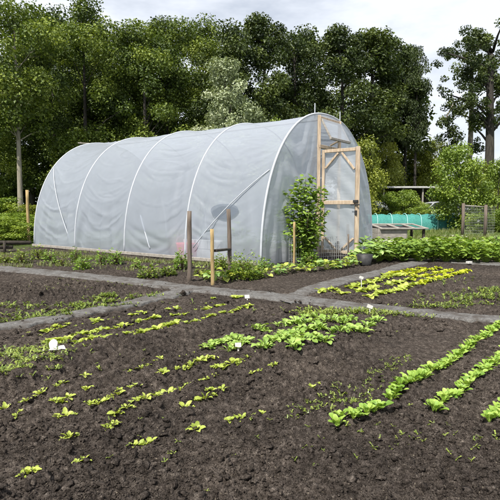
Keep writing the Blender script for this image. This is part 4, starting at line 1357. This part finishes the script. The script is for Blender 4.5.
x, y = G(469, 264); mb = MB(); mb.box((0, 0, 0.03), (0.11, 0.07, 0.045), 0.4); o = mb.build('white_scrap', M['white']); o.location = (x, y, 0.0)
tag(o, 'small white scrap lying on the bed path', 'scrap')

# ------------------------------------------------------------------ teal net tunnel, cold frame, fence, shelter, shed, car
y0 = 25.3; xa, xb = PX(366, y0), PX(457, y0)
nt_ = empty('net_tunnel', ((xa + xb) / 2, y0, 0)); L = xb - xa; Wd = 1.3; Hh = 0.80
mb = MB(); vs = []; f = []; nl, na = 90, 24
for i in range(nl + 1):
    t = i / nl; hoopd = abs(((t * 6.0) % 1.0) - 0.5) * 2
    k = 0.93 + 0.07 * hoopd ** 2
    if t > 0.965: k *= max(0.1, 1 - ((t - 0.965) / 0.035) ** 2 * 0.9)
    for j in range(na + 1):
        a = math.pi * j / na
        w_ = 1 + 0.015 * math.sin(i * 1.3 + j * 0.9) + 0.01 * math.sin(i * 3.1 + j)
        vs.append((-L / 2 + L * t, -math.cos(a) * Wd / 2 * w_, math.sin(a) ** 0.75 * Hh * k * w_))
for i in range(nl):
    for j in range(na):
        a = i * (na + 1) + j; f.append([a, a + na + 1, a + na + 2, a + 1])
mb.add(vs, f); mb.build('netting', M['net'], nt_, True)
for k in range(6):
    t = (k + 0.0) / 6 + 0.005 if k else 0.09
    t = [0.09, 0.245, 0.41, 0.56, 0.735, 0.945][k]
    mb = MB(); x = -L / 2 + L * t
    mb.tube([(x + 0.05 * math.sin(a), -math.cos(a) * (Wd / 2 + 0.02), math.sin(a) ** 0.75 * (Hh + 0.015)) for a in np.linspace(0, math.pi, 22)], 0.022, 6)
    mb.build('hoop', M['net_hoop'], nt_, True)
tag(nt_, 'low teal netting tunnel over hoops beyond the long bed', 'net tunnel')

# cold frame
yc = 15.6; cx = PX(396, yc)
cf = empty('cold_frame', (cx, yc, 0), 0.12)
mb = MB()
for k in range(3): mb.box((-0.32, -0.45, 0.10 + k * 0.15), (0.95, 0.03, 0.145))
for k in range(3): mb.box((-0.32, 0.45, 0.12 + k * 0.17), (0.95, 0.03, 0.165))
for sx in (-0.81, 0.17):
    for k in range(3): mb.box((sx, 0, 0.10 + k * 0.15), (0.03, 0.86, 0.145))
mb.build('box', M['grey_wood'], cf)
mb = MB()
Mx = Matrix.Rotation(0.10, 3, 'X')
for yy in (-0.5, 0.5): mb.box((0.05, yy, 0.52 + yy * 0.1), (1.55, 0.09, 0.04), 0, Mx)
for xx in (-0.66, -0.1, 0.40, 0.78): mb.box((xx, 0, 0.52), (0.08, 0.90, 0.036), 0, Mx)
mb.build('lid_frame', M['grey_wood'], cf)
mb = MB(); mb.box((-0.02, 0, 0.475), (1.35, 0.86, 0.015), 0, Mx); mb.build('pane', M['black'], cf)
for sx, sy in ((0.72, -0.42), (0.72, 0.42)):
    mb = MB(); mb.box((sx, sy, 0.22), (0.07, 0.07, 0.5)); mb.build('leg', M['dark_wood'], cf)
tag(cf, 'weathered wooden cold frame with a slatted lid before the teal tunnel', 'cold frame')

# wire fence
fy = 18.4
fx1, fx2 = PX(462.5, fy), PX(485, fy)
wf = empty('wire_fence', ((fx1 + fx2) / 2, fy, 0))
hw = (fx2 - fx1) / 2
for x, h in ((-hw, 1.28), (hw, 1.22)):
    mb = MB(); mb.tube([(x, 0, -0.1), (x + 0.01, 0, 0.6), (x, 0, h)], [0.06, 0.057, 0.054], 10); mb.build('post', M['old_wood'], wf, True)
mb = MB()
for i in range(22): mb.tube([(-hw + 1.5 * hw * i / 11, 0.07, 0.05), (-hw + 1.5 * hw * i / 11, 0.07, 1.15)], 0.0026, 4, False)
for k in range(12): mb.tube([(-hw, 0.07, 0.05 + k * 0.1), (2 * hw, 0.07, 0.05 + k * 0.1)], 0.0026, 4, False)
mb.build('wire_mesh', M['wire'], wf)
mb = MB(); mb.tube([(-hw, 0.08, 1.2), (hw, 0.08, 1.14)], 0.022, 6); mb.build('rail', M['grey_wood'], wf, True)
tag(wf, 'grey post and wire mesh fence behind the long bed at right', 'fence')

# shelter with pale flat roof
sy_ = 31.0; x1, x2 = PX(381, sy_), PX(443, sy_)
sh = empty('open_shelter', ((x1 + x2) / 2, sy_, 0)); hw = (x2 - x1) / 2; hz = ZY(186.5, sy_)
mb = MB(); mb.box((0, 0.9, hz), (2 * hw, 2.2, 0.10), 0, Matrix.Rotation(0.05, 3, 'X')); mb.build('roof', M['roof'], sh)
for k in range(4):
    mb = MB(); mb.box((-hw + 0.12 + (2 * hw - 0.24) * k / 3, 0.0, hz / 2 - 0.06), (0.09, 0.09, hz - 0.02)); mb.build('post', M['grey_wood'], sh)
mb = MB(); mb.box((0, 1.9, hz / 2), (2 * hw - 0.1, 0.05, hz - 0.1)); mb.build('back_wall', M['dark_wood'], sh)
tag(sh, 'open shelter with pale flat roof beyond the teal tunnel', 'shelter')
# small shed
sx_, sy2 = PX(376, 29.5), 29.5
sd = empty('small_shed', (sx_, sy2, 0), 0.1)
mb = MB(); mb.box((0, 0, 0.5), (0.95, 0.9, 1.0)); mb.build('wall', M['dark_wood'], sd)
zt = ZY(201, 29.5)
mb = MB(); vs = [(-0.6, -0.6, 0.98), (0.6, -0.6, 0.98), (0.6, 0.6, 0.98), (-0.6, 0.6, 0.98), (-0.45, 0, zt), (0.45, 0, zt)]
mb.add(vs, [[0, 1, 5, 4], [2, 3, 4, 5]]); mb.add(vs, [[1, 2, 5], [3, 0, 4]]); mb.add(vs, [[3, 2, 1, 0]])
mb.build('roof', M['slate'], sd)
mb = MB(); mb.box((0, -0.462, 0.45), (0.5, 0.02, 0.85)); mb.build('door', M['old_wood'], sd)
tag(sd, 'small low shed with grey roof right of the polytunnel', 'shed')


# pole frame behind the tunnel
pf = empty('pole_frame', (PX(83, 19.5), 19.5, 0))
zz = ZY(143, 19.5); wq = 50 / 490 * 19.5
mb = MB(); mb.tube([(-0.1, 0, zz), (wq * 0.5, 0, zz - 0.05), (wq + 0.2, 0, zz - 0.12)], 0.022, 6); mb.build('rail', M['grey_wood'], pf, True)
for x in (0, wq * 0.55, wq): 
    mb = MB(); mb.tube([(x, 0.03, -0.1), (x, 0.03, zz + 0.05)], 0.024, 6); mb.build('pole', M['dark_wood'], pf, True)
tag(pf, 'thin grey pole frame showing above the far end of the tunnel roof', 'pole frame')


# parked car behind the bushes
def car(x, y, rz, label):
    e = empty('parked_car', (x, y, 0), rz)
    prof = [(-2.1, 0.35), (-2.15, 0.65), (-2.05, 0.88), (-1.75, 0.95), (-1.2, 1.02), (-0.75, 1.38), (-0.3, 1.47), (0.8, 1.45), (1.5, 1.18), (1.95, 1.0), (2.1, 0.75), (2.1, 0.4), (1.75, 0.28), (-1.8, 0.28)]
    n = len(prof); mb = MB(); vs = []
    W_ = [0.84] * n
    for (s, wi) in ((-1, 0.72), (-1, 0.84), (1, 0.84), (1, 0.72)):
        for i, (a, z) in enumerate(prof):
            inn = wi if z < 1.1 else wi - 0.14
            k = 0.97 if wi == 0.72 else 1.0
            vs.append((a * k, s * inn, 0.28 + (z - 0.28) * (k if z > 0.5 else 1)))
    f = []
    for b in range(3):
        for i in range(n):
            j = (i + 1) % n; f.append([b * n + i, b * n + j, (b + 1) * n + j, (b + 1) * n + i])
    mb.add(vs, f); mb.f.append(np.array([[i for i in range(n)][::-1]])); mb.t.append(np.array([.5])); mb.f.append(np.array([[3 * n + i for i in range(n)]])); mb.t.append(np.array([.5]))
    mb.build('body', M['carpaint'], e)
    for s in (-1, 1):
        mb = MB(); mb.add([(-0.98, s * 0.80, 1.05), (1.45, s * 0.80, 1.08), (0.85, s * 0.725, 1.38), (-0.68, s * 0.725, 1.36)], [[0, 1, 2, 3]]); mb.build('side_window', M['glass'], e)
        for a in (-1.3, 1.3):
            mb = MB(); mb.tube([(a, s * 0.66, 0.31), (a, s * 0.86, 0.31)], 0.31, 20); w = mb.build('wheel', M['tyre'], e, False)
            mb = MB(); mb.tube([(a, s * 0.86, 0.31), (a, s * 0.87, 0.31)], 0.2, 16); mb.build('rim', M['wire'], w)
    mb = MB(); mb.add([(-1.22, -0.62, 1.04), (-1.22, 0.62, 1.04), (-0.80, 0.56, 1.375), (-0.80, -0.56, 1.375)], [[0, 1, 2, 3]]); mb.build('windscreen', M['glass'], e)
    for s in (-1, 1):
        mb = MB(); mb.box((-2.1, s * 0.6, 0.74), (0.1, 0.3, 0.14)); mb.build('headlight', M['white'], e)
    return tag(e, label, 'car')


car(PX(440, 28.6), 28.6, 0.12, 'pale car half hidden behind the bushes beyond the teal tunnel')

# ------------------------------------------------------------------ weeds and grass (ground cover)


def weeds(name, spots, mat, label, cat, size=(0.012, 0.03), seed=1, blades=False):
    r = random.Random(seed); mb = MB()
    pts = []
    for (px, py, rx, ry, n, rot) in spots:
        cx, cy = G(px, py)
        for i in range(n):
            a = r.gauss(0, 0.5) * rx; b = r.gauss(0, 0.5) * ry
            pts.append((cx + a * math.cos(rot) - b * math.sin(rot), cy + a * math.sin(rot) + b * math.cos(rot)))
    hs = hgt(np.array([p[0] for p in pts]), np.array([p[1] for p in pts]))
    for (x, y), z in zip(pts, hs):
        if blades:
            for k in range(4):
                leaf(mb, (x + r.uniform(-.02, .02), y + r.uniform(-.02, .02), z - 0.005), r.uniform(0, 6.28), r.uniform(0.8, 1.5), r.uniform(*size), 0.006 + 0.03 * size[1], r.uniform(0.3, 1.2), 0, 0, 3, 'blade', 0, None, 0, r.random())
        else:
            for k in range(r.randint(3, 6)):
                s = r.uniform(*size)
                leaf(mb, (x, y, z - 0.002 + r.uniform(0, size[1] * 0.5)), r.uniform(0, 6.28), r.uniform(0.2, 1.0), s, s * 0.6, 0.8, 0.3 * s, 0.2, 2, 'oval', 0, None, 0, r.random())
    return tag(mb.build(name, M[mat], None, True), label, cat, kind='stuff')


weeds('weed_patch', [(12, 358, .45, .34, 110, 0), (35, 365, .4, .28, 80, 0.2), (8, 375, .22, .15, 70, 0), (25, 350, .3, .15, 60, 0)], 'weed', 'patch of chickweed spreading at the left edge of the dug bed', 'weeds', (0.012, 0.034), 1)
weeds('weed_patch', [(75, 309, .9, .06, 90, 0.42), (25, 318, .5, .08, 70, 0.4), (82, 305, .15, .1, 40, 0), (105, 300, .25, .12, 50, .2), (20, 306, .5, .15, 50, 0), (145, 296, .4, .15, 40, 0.2), (108, 297, .1, .06, 40, 0)], 'weed', 'green weeds along the corner path in the small left bed', 'weeds', (0.015, 0.05), 2)
weeds('weed_patch', [(330, 312, .45, .14, 80, -0.1), (352, 312, .5, .13, 80, -0.15), (385, 314, .4, .1, 40, -0.2), (410, 316, .3, .06, 16, -.2), (312, 314, .2, .08, 30, 0)], 'weed', 'low strip of weeds along the near edge of the cross path', 'weeds', (0.018, 0.045), 3)
weeds('weed_patch', [(480, 298, .7, .3, 160, 0), (455, 303, .5, .16, 50, 0), (495, 292, .3, .2, 90, 0), (430, 306, .4, .06, 40, 0), (440, 281, .5, .3, 40, 0)], 'weed', 'patch of weeds beyond the cross path at the right edge', 'weeds', (0.018, 0.05), 4)
weeds('weed_patch', [(385, 375, .40, .05, 34, 0.86), (365, 390, .35, .06, 30, 0.86), (402, 359, .25, .03, 22, .86), (320, 412, .25, .08, 40, 0), (350, 400, .25, .08, 40, 0.4), (345, 405, .2, .06, 50, 0)], 'weed', 'thin line of tiny weeds beside the long spinach row', 'weeds', (0.007, 0.02), 5)
weeds('grass_tufts', [(30, 253, 1.6, .2, 320, 0), (80, 257, 1.3, .16, 260, -.5), (130, 260, 1.2, .16, 260, -.62), (190, 264, 1.2, .16, 240, -.62), (240, 266, .7, .16, 120, -.62), (60, 264, 1.5, .3, 90, -.2), (150, 270, 1.3, .25, 70, -.4), (10, 266, 1.2, .12, 90, 0)], 'straw', 'short rough grass along the foot of the tunnel side', 'grass', (0.04, 0.12), 6, True)
weeds('grass_strip', [(440, 238, 3.5, 1.3, 700, 0), (400, 240, 2.0, 1.0, 300, 0), (480, 240, 2.5, 1.0, 400, 0), (430, 232, 4.0, 1.5, 500, 0)], 'straw', 'pale rough grass between the long bed and teal tunnel', 'grass', (0.10, 0.26), 7, True)
weeds('weed_patch', [(430, 252, 1.4, .1, 10, 0), (110, 283, 1.2, .05, 50, -.36), (60, 292, .6, .3, 30, 0), (310, 322, 1.0, 1.0, 12, 0), (130, 345, .8, .8, 8, 0), (200, 430, 1.2, .4, 18, 0), (300, 440, .8, .3, 18, 0), (430, 440, .5, .2, 25, 0)], 'weed', 'scattered tiny green weeds on the bare soil', 'weeds', (0.008, 0.022), 8)

# ------------------------------------------------------------------ light
el = R(55); az = Vector((-0.50, -0.866, 0)).normalized()     # towards the sun: behind the camera, a little left
sund = Vector((az.x * math.cos(el), az.y * math.cos(el), math.sin(el)))
sl = bpy.data.lights.new('sun', 'SUN'); sl.energy = 5.0; sl.angle = R(0.53); sl.color = (1.0, 0.945, 0.85)
so = bpy.data.objects.new('sun', sl); COL.objects.link(so)
so.rotation_euler = (-sund).to_track_quat('-Z', 'Y').to_euler()
w = bpy.data.worlds.new('World'); S.world = w; w.use_nodes = True
nt = w.node_tree; nt.nodes.clear()
out = nt.nodes.new('ShaderNodeOutputWorld'); bg = nt.nodes.new('ShaderNodeBackground')
sky = nt.nodes.new('ShaderNodeTexSky'); sky.sky_type = 'NISHITA'; sky.sun_disc = False
sky.sun_elevation = el; sky.sun_rotation = math.atan2(sund.x, sund.y)
sky.air_density = 1.0; sky.dust_density = 1.5; sky.ozone_density = 1.0
# thin white cloud drifting over the sky
tc = nt.nodes.new('ShaderNodeTexCoord'); mp = nt.nodes.new('ShaderNodeMapping'); mp.inputs['Scale'].default_value = (1, 1, 3.0)
nt.links.new(tc.outputs['Generated'], mp.inputs[0])
cl = ramp(nt, noise_tex(nt, mp.outputs[0], 2.6, 6, 0.6), [(0.32, (0.45, 0.45, 0.45)), (0.56, (0.92, 0.92, 0.92))])
cm = mix_rgb(nt, cl, sky.outputs[0], (10.4, 10.9, 11.8))
nt.links.new(cm, bg.inputs[0]); bg.inputs[1].default_value = 0.07
nt.links.new(bg.outputs[0], out.inputs[0])

S.view_settings.view_transform = 'Standard'; S.view_settings.look = 'None'
S.view_settings.exposure = 0.55; S.view_settings.gamma = 1.0; S.view_settings.use_curve_mapping = False
S.render.engine = 'CYCLES'
S.cycles.max_bounces = 8; S.cycles.transparent_max_bounces = 12; S.cycles.transmission_bounces = 6
S.cycles.use_denoising = True
